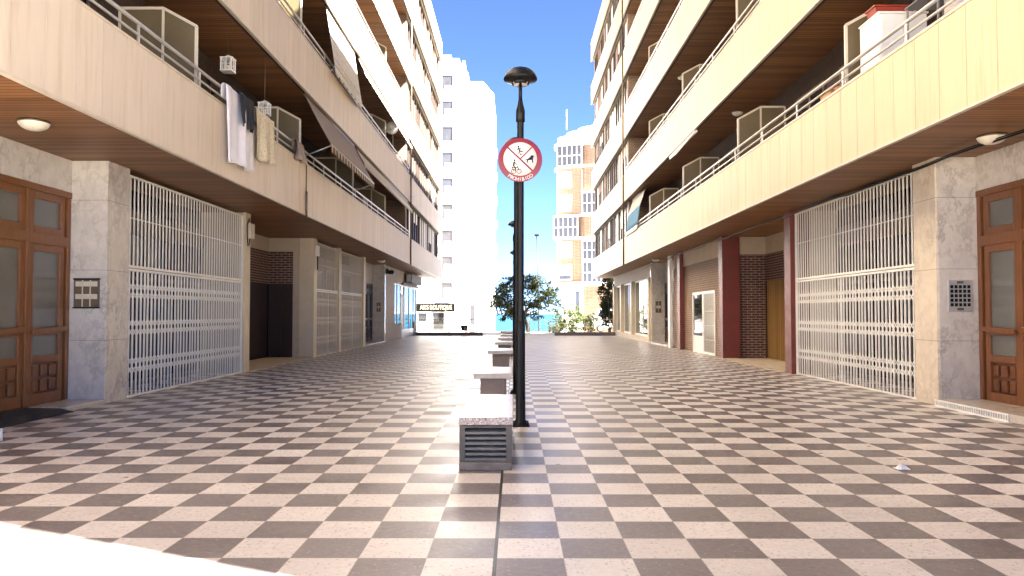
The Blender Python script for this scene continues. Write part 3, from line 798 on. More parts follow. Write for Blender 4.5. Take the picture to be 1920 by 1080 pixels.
# child kicking a ball
dot(-.08, .60, .04); limb((-.08, .55), (-.02, .40), .06); limb((-.02, .40), (.12, .36), .05); limb((-.02, .40), (-.07, .27), .045); limb((-.08, .52), (-.16, .44), .03); limb((-.05, .50), (.06, .51), .03); dot(.03, .25, .04)
pb.build('kicking_child', M['black'], t); pb = MB()
# dog
pb.prism([(sx+u*SR, sz+v*SR) for u, v in ((.22,.00),(.34,.04),(.46,.14),(.48,.20),(.60,.20),(.62,.13),(.58,.08),(.59,-.14),(.54,-.14),(.53,0),(.36,-.02),(.34,-.14),(.30,-.14),(.30,-.02),(.22,-.03))], 'y', sy-.0055, sy-.0026)
pb.build('dog_pictogram', M['black'], t); pb = MB()
# child on a bicycle
dot(-.25, -.02, .045); limb((-.27, -.08), (-.30, -.28), .08); limb((-.27, -.10), (-.16, -.20), .035); limb((-.30, -.28), (-.20, -.38), .05); limb((-.20, -.38), (-.24, -.50), .045); limb((-.38, -.36), (-.08, -.34), .03); limb((-.16, -.20), (-.05, -.50), .03); limb((-.36, -.30), (-.30, -.52), .03)
for cu in (-.30, -.05):
    for i in range(14):
        a0, a1 = i*2*math.pi/14, (i+1)*2*math.pi/14
        limb((cu+.10*math.cos(a0), -.52+.10*math.sin(a0)), (cu+.10*math.cos(a1), -.52+.10*math.sin(a1)), .028)
pb.build('cycling_child', M['black'], t)
lt = MB(); word = 'PROHIBIDO'
for i, ch in enumerate(word):
    a = R(-90 + (i-4)*8.6); rr = .885*SR
    rot = a+math.pi/2
    def fn(v, a=a, rot=rot, rr=rr):
        x = v.x*math.cos(rot) - v.y*math.sin(rot); z = v.x*math.sin(rot) + v.y*math.cos(rot)
        return (sx+rr*math.cos(a)+x, sy-.0025-v.z, sz+rr*math.sin(a)+z)
    add_text(lt, ch, .062, fn)
lt.build('lettering', M['signwhite'], t)
MB().box(sx-.03, sx+.034, sy+.0122, sy+.045, sz-.14, sz-.10).box(sx-.03, sx+.034, sy+.0122, sy+.045, sz+.10, sz+.14).build('bracket', M['black'], t)

# ------------------------------------------------------------------ benches
t = thing('stone_bench', 'nearest bench with speckled terrazzo slab over a louvred metal vent', 'bench', (-.27, 8.1, 0), 'stone benches in a row along the middle')
x0, x1, ya, yb = -.52, -.022, 7.10, 9.12
MB().box(x0, x1, ya, yb, .408, .48).build('slab', M['terrazzo'], t, bevel=.006)
MB().box(x0+.004, x1-.004, ya-.012, yb-.02, 0, .07).build('plinth', M['concrete'], t, bevel=.01)
MB().box(x0+.01, x1-.01, ya+.10, yb-.03, .07, .405).build('body', M['bronze'], t)
gf = MB().box(x0+.008, x0+.062, ya+.01, ya+.098, .071, .404).box(x1-.062, x1-.008, ya+.01, ya+.098, .071, .404).box(x0+.062, x1-.062, ya+.012, ya+.096, .382, .402).box(x0+.062, x1-.062, ya+.012, ya+.096, .071, .09)
gr = gf.build('vent_frame', M['ventframe'], t, bevel=.003)
for i in range(6):
    z = .105+i*.048
    mm = MB(); mm.poly([(x0+.063, ya+.016, z), (x1-.063, ya+.016, z), (x1-.063, ya+.075, z+.018), (x0+.063, ya+.075, z+.018)])
    mm.poly([(x0+.063, ya+.016, z-.02), (x1-.063, ya+.016, z-.02), (x1-.063, ya+.016, z), (x0+.063, ya+.016, z)])
    mm.build('slat', M['vent'], gr, solid=.003)
MB().box(x0+.062, x1-.062, ya+.092, ya+.0955, .091, .381).build('slat_gap_shade', M['interior'], gr)  # dark sheet painting in the shade between the slats
sv = MB()
for i in range(5): sv.box(x1-.0099, x1-.004, ya+.16, yb-.1, .10+i*.058, .13+i*.058)
sv.build('side_vent', M['steel'], t)
def bench(x0, x1, y, ln, label):
    t = thing('stone_bench', label, 'bench', ((x0+x1)/2, y+ln/2, 0), 'stone benches in a row along the middle')
    MB().box(x0, x1, y, y+ln, .395, .48).build('slab', M['stone'], t, bevel=.01)
    MB().box(x0+.03, x1-.03, y+.03, y+ln-.03, .4803, .483).build('slab_inlay', M['terrazzo'], t)
    w = (x1-x0)*.17
    MB().box(x0+w, x1-w, y+.12, y+ln-.12, 0, .395).build('pedestal', M['stone_dark'], t, bevel=.006)
    return t
bench(-.665, -.05, 12.3, 1.5, 'pale stone bench on taupe pedestal, second from the viewer')
bench(-.70, -.05, 19.8, 1.5, 'pale stone bench third from the viewer')
bench(-.67, -.05, 25.6, 1.5, 'pale stone bench fourth from the viewer')
bench(-.66, -.05, 30.2, 1.5, 'small looking pale bench fifth from the viewer')
bench(-.66, -.05, 34.6, 1.5, 'small looking pale bench sixth, next to last in the row')
bench(-.80, -.05, 41.0, 1.6, 'farthest pale bench close to the open end of the plaza')

# ------------------------------------------------------------------ laundry, lanterns, awnings, balcony objects
def cloth(name, s, x, y0, y1, z0, z1, mat, label, cat, seed, slack=.0, group=None, sag=0):
    rnd = random.Random(seed); ph = [rnd.uniform(0, 6) for _ in range(4)]
    rows = []; ny, nz = 22, 16
    for i in range(nz+1):
        f = i/nz; row = []
        for j in range(ny+1):
            u = j/ny; y = y0+(y1-y0)*u + .02*math.sin(f*4+ph[3])*f
            zb = z1 + sag*u + .02*math.sin(u*9+ph[2])
            z = z0 + (zb-z0)*f
            dx = (.014+.06*f)*math.sin(u*11+ph[0]+f*1.2) + .03*math.sin(u*25+ph[1]+f)*(.25+f)
            row.append((s*(x - .045 - dx*.8 - .02*f), y, z))
        rows.append(row)
    # fold over the rail
    back = [[(s*(x+.005), p[1], z0+.018) for p in rows[0]], [(s*(x+.045), p[1], z0-.01) for p in rows[0]], [(s*(x+.05), p[1], z0-.22) for p in rows[0]]]
    m = MB(); m.sheet(list(reversed(back))+rows)
    o = m.build(name, mat, None, solid=.004, loc=(s*x, (y0+y1)/2, z1))
    return tag(o, label, cat, group)
ZR = CZ+PH+.325
cloth('bed_sheet', -1, 5.07, 13.3, 14.75, ZR+.02, 4.09, M['cloth_white'], 'white sheet hung over the left balcony railing', 'laundry', 1, sag=.03)
cloth('black_towel', -1, 5.012, 13.82, 14.62, ZR+.035, 4.86, M['cloth_black'], 'short black towel hanging over the white sheet', 'laundry', 2)
cloth('knitted_blanket', -1, 5.07, 14.85, 16.0, ZR+.02, 4.44, M['cloth_cream'], 'cream knitted blanket draped on the railing right of the white sheet', 'laundry', 3, sag=.08)
cloth('small_cloth', -1, 5.07, 17.6, 18.25, ZR+.02, 5.0, M['awning_grey'], 'small mauve grey cloth on the left railing beyond the blanket', 'laundry', 4)

def lantern(x, y, z, sc, zt, label):
    t = thing('lantern', label, 'lantern', (x, y, z), 'white lanterns on the left balcony')
    w = .12*sc; h = .30*sc
    f = MB()
    for a in (-1, 1):
        for c in (-1, 1): f.box(x+a*w-.012*sc, x+a*w+.012*sc, y+c*w-.012*sc, y+c*w+.012*sc, z+.03*sc, z+h)
    f.box(x-w*1.15, x+w*1.15, y-w*1.15, y+w*1.15, z, z+.029*sc); f.box(x-w*1.2, x+w*1.2, y-w*1.2, y+w*1.2, z+h, z+h+.02*sc)
    for sy_ in (-1, 1):
        f.box(x-.008*sc, x+.008*sc, y+sy_*w-.006, y+sy_*w+.006, z+.03*sc, z+h); f.box(x-w+.012*sc, x+w-.012*sc, y+sy_*w-.005, y+sy_*w+.005, z+h*.55, z+h*.6)
    for sx_ in (-1, 1):
        f.box(x+sx_*w-.006, x+sx_*w+.006, y-.008*sc, y+.008*sc, z+.03*sc, z+h)
    f.build('cage', M['white'], t)
    MB().lathe([(w*1.15, h+.021*sc), (w*.6, h+.07*sc), (.02*sc, h+.10*sc), (.001, h+.105*sc)], (x, y, z), 4).build('cap', M['white'], t)
    MB().lathe([(.001, .03*sc), (.035*sc, .03*sc), (.035*sc, .16*sc), (.001, .165*sc)], (x, y, z), 10).build('candle', M['cloth_cream'], t)
    MB().tube([(x, y, z+h+.10*sc), (x, y, zt)], .006, 6).build('hanger', M['bronze'], t)
lantern(-5.56, 14.8, 6.10, .84, CZ+FH+.028, 'white lantern hanging above the white sheet on the left')
lantern(-5.35, 16.35, 5.66, .8, CZ+FH+.028, 'white lantern hanging above the knitted blanket on the left')

def awning(s, E, y0, y1, zt, xt, zb, xb, mat, vmat, label, val=.22, scal=.22, arms=True):
    t = thing('awning', label, 'awning', (s*xt, (y0+y1)/2, zt), 'fabric awnings on the balconies')
    rows = []
    for i in range(7):
        f = i/6; row = []
        for j in range(25):
            u = j/24
            row.append((s*(xt+(xb-xt)*f), y0+(y1-y0)*u, zt+(zb-zt)*f - .03*math.sin(math.pi*f) + .006*math.sin(u*40)*f))
        rows.append(row)
    MB().sheet(rows).build('canopy', mat, t, solid=.004)
    if val:
        m = MB(); n = int((y1-y0)/scal)
        top = []; bot = []
        for j in range(n*6+1):
            u = j/(n*6); y = y0+(y1-y0)*u; top.append((s*(xb-.004), y, zb)); bot.append((s*(xb-.012), y, zb-val*(.72+.28*abs(math.sin(math.pi*n*u)))))
        m.sheet([top, bot]).build('valance', vmat, t, solid=.003)
    MB().tube([(s*xb, y0, zb), (s*xb, y1, zb)], .018, 8).build('front_bar', M['steel'], t)
    MB().tube([(s*xt, y0, zt), (s*xt, y1, zt)], .04, 8).build('roller', M['bronze'], t)
    if arms:
        for y in (y0+.06, y1-.06):
            MB().tube([(s*(E+.10), y, zb-.28), (s*xb, y, zb-.01)], .013, 6).build('arm', M['steel'], t)
    return t
awning(-1, 5.1, 18.85, 24.6, CZ+FH-.08, 5.18, 5.58, 4.52, M['awning_grey'], M['valance'], 'grey beige awning lowered over the left first balcony with striped scalloped valance', .2)
awning(-1, 5.1, 25.0, 36.9, CZ+FH-.08, 5.18, 6.35, 4.92, M['awning_light'], M['awning_light'], 'long pale awning half rolled under the left second floor, beyond the grey one', .16, .4, False)
awning(-1, 5.1, 21.0, 24.7, CZ+2*FH-.08, 5.2, 8.25, 4.95, M['awning_white'], M['awning_white'], 'white patterned drop awning on the second left balcony', .25, .5)
awning(-1, 5.1, 25.2, 37.0, CZ+2*FH-.08, 5.16, 9.45, 4.97, M['awning_cream'], M['awning_cream'], 'cream rolled awning under the third floor edge on the left', .15, .6, False)
awning(-1, 5.1, 12.8, 24.6, CZ+3*FH-.08, 5.16, 12.55, 4.98, M['awning_cream'], M['awning_cream'], 'sunlit cream awning under the fourth floor edge on the left, nearer half', .12, .6, False)
awning(-1, 5.1, 25.2, 37.0, CZ+3*FH-.08, 5.16, 12.5, 4.98, M['awning_cream'], M['awning_cream'], 'sunlit cream awning under the fourth floor edge on the left, farther half', .15, .6, False)
awning(-1, 5.1, 18.9, 37.0, CZ+4*FH-.08, 5.16, 15.6, 4.98, M['awning_cream'], M['awning_cream'], 'topmost cream awning on the left block', .12, .6, False)
t = awning(1, 5.28, 33.1, 36.6, CZ+FH-.08, 5.6, 6.1, 5.36, M['awning_pale'], M['awning_pale'], 'grey and blue drop awning at the far end of the lowest right balcony', 0, .5, False)
MB().sheet([[(5.36, 33.1+3.5*j/12, 6.1), ] + [(5.36-.12*i/4, 33.1+3.5*j/12, 6.1-.85*i/4) for i in range(1, 5)] for j in range(13)]).build('lower_curtain', M['awning_blue'], t, solid=.004)
MB().sheet([[(5.24-.02*i, 33.1+3.5*j/12, 5.25-.18*i) for i in range(2)] for j in range(13)]).build('hem', M['white'], t, solid=.004)
t = thing('folded_awning', 'folded white awning arms under the second right balcony edge', 'awning', (5.3, 24.6, CZ+FH-.1))
MB().tube([(5.32, 22.6, CZ+FH-.10), (5.32, 26.4, CZ+FH-.10)], .045, 8).build('roller', M['white'], t)
MB().bar((5.26, 22.9, CZ+FH-.16), (5.20, 24.8, CZ+FH-.30), .03, .03).bar((5.20, 24.8, CZ+FH-.30), (5.26, 26.2, CZ+FH-.2), .03, .03).build('arm', M['white'], t)

tr = MB(); y = 21.0
while y < 24.6:
    tr.bar((-5.0, y, CZ+FH+PH+.02), (-5.0, y+.26, CZ+FH+PH+.33), .022, .01); tr.bar((-4.99, y+.26, CZ+FH+PH+.02), (-4.99, y, CZ+FH+PH+.33), .022, .01); y += .13
tr.bar((-4.995, 21.0, CZ+FH+PH+.02), (-4.995, 24.8, CZ+FH+PH+.02), .02, .03); tr.bar((-4.995, 21.0, CZ+FH+PH+.34), (-4.995, 24.8, CZ+FH+PH+.34), .02, .03)
tag(tr.build('trellis', M['trellis'], None, loc=(-5, 22.9, CZ+FH+PH)), 'brown wooden trellis tied to the second left balcony rail', 'trellis')

t = thing('satellite_dish', 'white satellite dish fixed on the second left balcony railing', 'satellite dish', (-5.25, 32.4, CZ+FH+PH))
ds = MB().lathe([(.001, .07), (.12, .055), (.22, .015), (.27, 0), (.27, -.01), (.001, .06)], (-5.2, 32.35, 9.25), 24, 'y'); ds.build('dish', M['white'], t)
MB().tube([(-5.2, 32.42, 9.25), (-5.2, 32.5, 9.2), (-5.16, 32.5, CZ+FH+PH+.02)], .02, 8).build('mast', M['steel'], t)
MB().tube([(-5.2, 32.36, 9.0), (-5.2, 32.05, 9.05), (-5.2, 32.0, 9.2)], .012, 6).build('feed_arm', M['steel'], t)

def cabinet(x0, x1, ya, yb, z0, z1, mat, label, name='balcony_cabinet', s=1, diag=True):
    t = thing(name, label, 'cabinet', ((x0+x1)/2, (ya+yb)/2, z0), 'storage cabinets on the balconies')
    MB().box(x0, x1, ya, yb, z0, z1).build('carcass', mat, t, bevel=.008)
    d = MB().box(x0+.03, (x0+x1)/2-.004, ya-.018, ya-.001, z0+.05, z1-.05); dd = d.build('door', mat, t, bevel=.005)
    MB().box((x0+x1)/2-.05, (x0+x1)/2-.03, ya-.04, ya-.019, (z0+z1)/2-.07, (z0+z1)/2+.07).build('handle', M['steel'], dd)
    d = MB().box((x0+x1)/2+.004, x1-.03, ya-.018, ya-.001, z0+.05, z1-.05); d.build('door', mat, t, bevel=.005)
    MB().box(x0-.015, x1+.015, ya-.025, yb+.01, z1+.001, z1+.03).build('top_board', mat, t, bevel=.004)
    return t
zb1 = CZ+.302
cabinet(5.58, 6.32, 11.75, 12.4, zb1, 6.03, M['white'], 'white cabinet behind the nearest right balcony railing')
cabinet(-6.45, -5.75, 15.9, 16.6, zb1, 5.95, M['frost'], 'dull yellow cabinet behind the knitted blanket on the left balcony')
cabinet(-6.4, -5.7, 28.8, 29.5, zb1, 5.75, M['frost'], 'tan cabinet in the left balcony beneath the long pale awning')
t = thing('planter', 'red planter box standing on top of the white balcony cabinet', 'planter', (5.9, 12.1, 6.061))
MB().prism([(5.66, 6.062), (6.2, 6.062), (6.24, 6.22), (5.62, 6.22)], 'y', 11.95, 12.25).build('trough', M['redplastic'], t, bevel=.006)
MB().box(5.60, 6.26, 11.93, 12.27, 6.221, 6.245).build('rim', M['redplastic'], t, bevel=.004)
def pot(x, y, z, r, h, mat, label, leafy=None, group='pots on the right balcony'):
    t = thing('flower_pot', label, 'flower pot', (x, y, z), group)
    MB().lathe([(.001, .004), (r*.7, .003), (r*.95, h*.82), (r*1.06, h*.83), (r*1.06, h), (r*.92, h), (r*.9, h*.9), (.001, h*.9)], (x, y, z), 18).build('pot', mat, t)
    if leafy:
        m = MB(); rnd = random.Random(int(y*100))
        for i in range(90):
            c = Vector((x, y, z+h)) + Vector((rnd.gauss(0, r*.8), rnd.gauss(0, r*.8), abs(rnd.gauss(0, leafy*.5))+.02))
            a = Vector((rnd.gauss(0, 1), rnd.gauss(0, 1), rnd.gauss(0, 1))).normalized(); w = a.orthogonal().normalized()
            m.poly([c-a*.05, c+w*.02, c+a*.05, c-w*.02])
        m.build('foliage', M['leaf_olive'], t)
    return t
pot(6.10, 11.25, 6.062-.02, .11, .16, M['white'], 'white pot on a shelf beside the white balcony cabinet')
MB()
pot(5.6, 13.0, 5.09-.78, .17, .95, M['terracotta'], 'tall terracotta pot just beyond the white balcony cabinet')
pot(5.62, 9.6, CZ+.302, .2, 1.25, M['stone'], 'tall pale pot with a leafy plant near the right end of the balcony', .35)
bx = thing('storage_box', 'orange box seen through the right balcony railing', 'box', (5.62, 13.5, CZ+.302))
MB().box(5.46, 5.8, 13.3, 13.75, CZ+.303, 5.3).build('body', M['orange'], bx, bevel=.008)
MB().box(5.44, 5.82, 13.28, 13.77, 5.301, 5.335).build('lid', M['orange'], bx, bevel=.006)
# shelf for the white pot: a stack of crates beside the cabinet
t = thing('shelf_unit', 'grey shelf unit beside the white cabinet on the right balcony', 'shelf', (6.2, 11.2, zb1))
for z in (zb1+.02, zb1+.65, zb1+1.25, 6.022): MB().box(5.9, 6.5, 10.7, 11.6, z, z+.018).build('shelf_board', M['tower_grey'], t)
for x in (5.92, 6.46):
    for y in (10.72, 11.56): MB().box(x, x+.025, y, y+.025, zb1, 6.06).build('post', M['tower_grey'], t)

# ------------------------------------------------------------------ small fittings
t = thing('alarm_box', 'cream alarm box with looped black cable on the left beside the white gate', 'alarm box', (-6.5, 18.8, 3.3))
MB().box(-6.515, -6.40, 18.66, 18.94, 3.25, 3.62).build('box', M['cream_metal'], t, bevel=.015)
MB().tube([(-6.42, 18.62, 3.66), (-6.38, 18.45, 3.72), (-6.38, 18.35, 3.55), (-6.38, 18.36, 3.2), (-6.40, 18.45, 3.05), (-6.42, 18.6, 3.1), (-6.44, 18.7, 3.24)], .013, 6).build('cable', M['black'], t)
t = thing('wall_lamp', 'small white bulkhead lamp with black cable between the brown bay and cream gate', 'wall lamp', (-6.5, 25.2, 3.2))
MB().box(-6.515, -6.42, 25.1, 25.32, 3.3, 3.65).build('housing', M['white'], t, bevel=.02)
MB().tube([(-6.46, 25.2, 3.3), (-6.45, 25.2, 3.05), (-6.46, 25.22, 2.85)], .02, 6).build('cable', M['black'], t)
t = thing('security_camera', 'black security camera bracket high on the far left marble pier', 'security camera', (-6.5, 39.2, 3.5))
MB().box(-6.545, -6.42, 39.1, 39.25, 3.45, 3.7).build('bracket', M['black'], t)
MB().box(-6.41, -6.12, 38.95, 39.35, 3.42, 3.62).build('camera_body', M['black'], t, bevel=.02)
MB().lathe([(.001, -.05), (.07, -.05), (.08, 0)], (-6.26, 38.95, 3.52), 12, 'y').build('lens', M['glass_dark'], t)
t = thing('shop_light_box', 'grey and white light box sign frame above the far left shop', 'sign box', (-6.3, 47, 3.3))
MB().box(-6.44, -6.1, 45.6, 50.4, 3.24, 3.78).build('case', M['tower_grey'], t, bevel=.01)
MB().box(-6.40, -6.14, 45.585, 45.599, 3.29, 3.73).build('face', M['paper'], t)
cable = MB()
pts = []
for i in range(40):
    y = 6.5 + i*.85
    pts.append((6.53 - (.05 if y > 12.9 else 0), y, 3.80 - .05*abs(math.sin(i*.55)) - (.03 if i % 7 == 3 else 0)))
cable.tube(pts, .016, 6); cable.tube([(p[0], p[1], p[2]+.028) for p in pts[:14]], .009, 6)
tag(cable.build('power_cable', M['black'], None, loc=(6.5, 22, 3.8)), 'black cable sagging along the wall top under the right overhang', 'cable')
t = thing('door_mat', 'black rubber mat sloping at the left wooden entrance', 'door mat', (-6.8, 9.9, 0))
MB().prism([(-7.09, .003), (-7.09, .065), (-6.6, .055), (-6.40, .012), (-6.40, .003)], 'y', 8.3, 11.24).build('mat', M['rubber'], t)
t = thing('boot_scraper', 'small white metal rack at the left edge beside the black mat', 'metal rack', (-5.9, 8.5, 0))
mm = MB()
for y in (8.0, 8.72):
    for x in (-6.0, -5.78): mm.box(x-.012, x+.012, y-.012, y+.012, 0, .13)
for z in (.03, .12): mm.box(-6.0, -5.78, 8.70, 8.73, z, z+.018); mm.box(-6.01, -5.985, 8.0, 8.72, z, z+.018); mm.box(-5.795, -5.77, 8.0, 8.72, z, z+.018)
mm.build('frame', M['white'], t)
rows = []
rnd = random.Random(3)
for i in range(6):
    rows.append([(3.55+.024*(j-2.5)+rnd.uniform(-.006, .006), 7.17+.022*(i-2.5)+rnd.uniform(-.006, .006), .006+rnd.uniform(0, .04)*(0 < i < 5)*(0 < j < 5)) for j in range(6)])
tag(MB().sheet(rows, False).build('crumpled_paper', M['paper'], None, solid=.002, loc=(3.55, 7.17, 0)), 'crumpled scrap of white paper on the paving to the right', 'litter')

# ------------------------------------------------------------------ the open end: kerbs with railings, bin, posts
def kerb_rail(x0, x1, label):
    t = thing('railing', label, 'railing', ((x0+x1)/2, 50.5, 0), 'low kerbs with pale railings at the end of the plaza')
    MB().box(x0, x1, 50.35, 50.75, -.02, .22).build('kerb', M['kerb'], t, bevel=.01)
    r_ = MB(); n = max(2, int((x1-x0)/1.55))
    for i in range(n+1):
        x = x0+.12+(x1-x0-.24)*i/n; r_.box(x-.022, x+.022, 50.52, 50.56, .22, 1.06)
    r_.build('post', M['cream_metal'], t)
    for z in (1.06, .80, .55):
        MB().tube([(x0+.08, 50.54, z), (x1-.08, 50.54, z)], .022 if z > 1 else .016, 8).build('rail', M['cream_metal'], t)
kerb_rail(-6.5, -2.12, 'low dark kerb with pale railing closing the left of the plaza end')
kerb_rail(2.55, 6.5, 'low dark kerb with pale railing closing the right of the plaza end')
t = thing('litter_bin', 'small black bin hung on the left railing', 'litter bin', (-3.3, 50.3, .25))
MB().prism([(-3.5, .30), (-3.14, .30), (-3.10, .62), (-3.54, .62)], 'y', 50.16, 50.50).build('bin_body', M['black'], t, bevel=.015)
MB().box(-3.56, -3.08, 50.14, 50.515, .621, .66).build('rim', M['black'], t, bevel=.008)
MB().box(-3.32, -3.18, 50.15, 50.159, .38, .54).build('emblem_plate', M['tower_grey'], t)
for (x, y, h_, lb) in ((-2.25, 51.2, 1.06, 'thin black post at the right end of the left kerb'), (.95, 51.6, 1.3, 'slender white post right of the tree trunk')):
    mt = M['black'] if x < 0 else M['white']
    t = thing('bollard_post', lb, 'post', (x, y, -.03))
    MB().tube([(x, y, -.03), (x, y, h_)], .035, 10).build('shaft', mt, t)
    MB().lathe([(.045, h_-.05), (.05, h_), (.03, h_+.04), (.001, h_+.05)], (x, y, 0), 10).build('cap', mt, t)
# railing run in the opening
t = thing('railing', 'white open railing by the steps behind the tree', 'railing', (1.6, 56.5, -.03))
r_ = MB()
for i in range(6): r_.box(1.0+i*.42-.015, 1.0+i*.42+.015, 56.9, 56.94, -.03, .95)
r_.build('post', M['white'], t)
for z in (.95, .6, .3): MB().tube([(.98, 56.92, z), (3.12, 56.92, z)], .02, 8).build('rail', M['white'], t)

# ------------------------------------------------------------------ vegetation
def leaves(m, rnd, c, rad, n, size, flat=1.0):
    for i in range(n):
        d = Vector((rnd.gauss(0, 1), rnd.gauss(0, 1), rnd.gauss(0, 1))); d.normalize(); d *= rad*rnd.random()**.45
        d.z *= flat
        p = c+d; a = Vector((rnd.gauss(0, 1), rnd.gauss(0, 1), rnd.gauss(0, .7))).normalized(); w = a.cross(Vector((rnd.gauss(0, 1), rnd.gauss(0, 1), rnd.gauss(0, 1)))).normalized()
        L = size*rnd.uniform(.6, 1.3); q = L*.42; n_ = a.cross(w)*L*.12
        m.poly([p-a*L*.5, p+w*q+n_, p+a*L*.5, p-w*q+n_])
def limb_pts(rnd, p, d, ln, n=5, wob=.12, up=.1):
    pts = [p.copy()]; d = d.normalized()
    for i in range(n):
        d = (d + Vector((rnd.gauss(0, wob), rnd.gauss(0, wob), rnd.gauss(0, wob)+up))).normalized(); p = p + d*(ln/n); pts.append(p.copy())
    return pts
# main tree: wide umbrella crown on a short crooked trunk
rnd = random.Random(11); T = Vector((1.0, 59.2, -.03))
t = thing('tree', 'dark spreading tree behind the lamp posts, standing at the open end of the plaza', 'tree', T)
trunk = MB(); tp = [T, T+Vector((-.10, 0, .6)), T+Vector((-.28, .05, 1.15)), T+Vector((-.30, 0, 1.6))]
trunk.tube(tp, [.17, .13, .12, .10], 10)
tips = []
for i in range(13):
    a = i*2*math.pi/13+rnd.uniform(-.2, .2); p = tp[2].lerp(tp[3], rnd.random())
    pts = limb_pts(rnd, p, Vector((math.cos(a), math.sin(a), rnd.uniform(.25, 1.2))), rnd.uniform(1.5, 2.6), 6, .14, .02)
    trunk.tube(pts, [.06, .05, .04, .032, .025, .018, .01], 6); tips.append(pts)
    for pp in pts[2:5]:
        q = limb_pts(rnd, pp, Vector((rnd.gauss(0, 1), rnd.gauss(0, 1), .5)), rnd.uniform(.5, 1.0), 4, .2, .08); trunk.tube(q, [.022, .018, .014, .01, .006], 5); tips.append(q)
trunk.build('trunk', M['bark'], t)
cr = MB(); cl = MB(); C0 = T+Vector((-.38, 0, 2.45))
cnt = 0
while cnt < 250:
    u = Vector((rnd.uniform(-1, 1), rnd.uniform(-1, 1), rnd.uniform(-1, 1)))
    if not (.5 < u.length < 1): continue
    edge = 1 + .18*math.sin(3*math.atan2(u.y, u.x)+1) 
    c = C0 + Vector((u.x*2.75*edge, u.y*2.5, u.z*2.0))
    if u.z < -.25 and rnd.random() < .45: continue
    if c.z < .85: continue
    cnt += 1
    leaves(cr, rnd, c, rnd.uniform(.25, .5), 40, .145, .7)
cr.build('crown', M['leaf_tree'], t)

def shrub(x, y, w, h, nclump, mat, label, cat, seed, name='shrub', base=.0, size=.13, d=None):
    rnd = random.Random(seed); t = thing(name, label, cat, (x, y, -.03))
    st = MB()
    for i in range(7):
        a = rnd.uniform(0, 6.28); pts = limb_pts(rnd, Vector((x+rnd.gauss(0, .08), y, -.03)), Vector((math.cos(a)*.5, math.sin(a)*.5, 1)), h*rnd.uniform(.55, .85), 5, .1, .05)
        st.tube(pts, [.035, .03, .025, .018, .012, .006], 5)
    st.build('stem', M['bark'], t)
    f = MB()
    for i in range(nclump):
        u = Vector((rnd.uniform(-1, 1), rnd.uniform(-1, 1), rnd.uniform(-1, 1)))
        while u.length > 1: u = Vector((rnd.uniform(-1, 1), rnd.uniform(-1, 1), rnd.uniform(-1, 1)))
        c = Vector((x+u.x*w/2, y+u.y*(d or w)/2, base+(h-base)*(.5+u.z*.5)))
        leaves(f, rnd, c, rnd.uniform(.16, .34), 30, size, .9)
    f.build('foliage', mat, t); return t
shrub(4.35, 59.2, 2.9, 1.95, 90, M['leaf_light'], 'light green bushy shrub behind the right railing', 'shrub', 21)
shrub(5.7, 58.6, 1.2, 1.35, 26, M['leaf_dark'], 'small dark shrub at the right edge of the light green one', 'shrub', 22)
shrub(3.0, 58.2, 1.3, .9, 20, M['leaf_olive'], 'low olive shrub left of the light green shrub', 'shrub', 23)
t = shrub(6.75, 55.5, 1.5, 4.3, 120, M['leaf_black'], 'tall dark evergreen tree beside the far right shop corner', 'tree', 24, 'evergreen_tree', .4, .16)

# ------------------------------------------------------------------ far street lamp and parked van
t = thing('street_lamp', 'tall thin grey street light far behind the spreading tree', 'street lamp', (2.35, 82, -.6))
MB().tube([(2.5, 82, -.6), (2.42, 82, 4), (2.27, 82, 9.6)], [.07, .055, .04], 8).build('pole', M['black'], t)
MB().box(2.02, 2.52, 81.7, 82.3, 9.6, 9.85).build('lamp_head', M['black'], t, bevel=.03)
t = thing('parked_van', 'white van parked behind the right railing under the evergreen', 'van', (8.0, 64.5, -.1))
body = MB().prism([(6.45, .2), (9.4, .2), (9.4, 1.0), (9.15, 1.25), (8.85, 1.78), (6.95, 1.82), (6.6, 1.2), (6.42, 1.0)], 'y', 63.6, 65.4)
body.build('body', M['carpaint'], t, bevel=.08, seg=3)
MB().prism([(6.75, 1.18), (8.98, 1.2), (8.78, 1.66), (7.0, 1.70)], 'y', 63.57, 63.597).build('window', M['glass_dark'], t)
for x in (7.0, 8.75):
    w = MB().lathe([(.001, 0), (.3, 0), (.33, .03), (.33, .17), (.3, .2), (.001, .2)], (x, 63.5, .22), 20, 'y').build('wheel', M['rubber'], t)
    MB().lathe([(.001, -.01), (.17, -.008), (.18, 0)], (x, 63.49, .22), 14, 'y').build('rim', M['steel'], w)

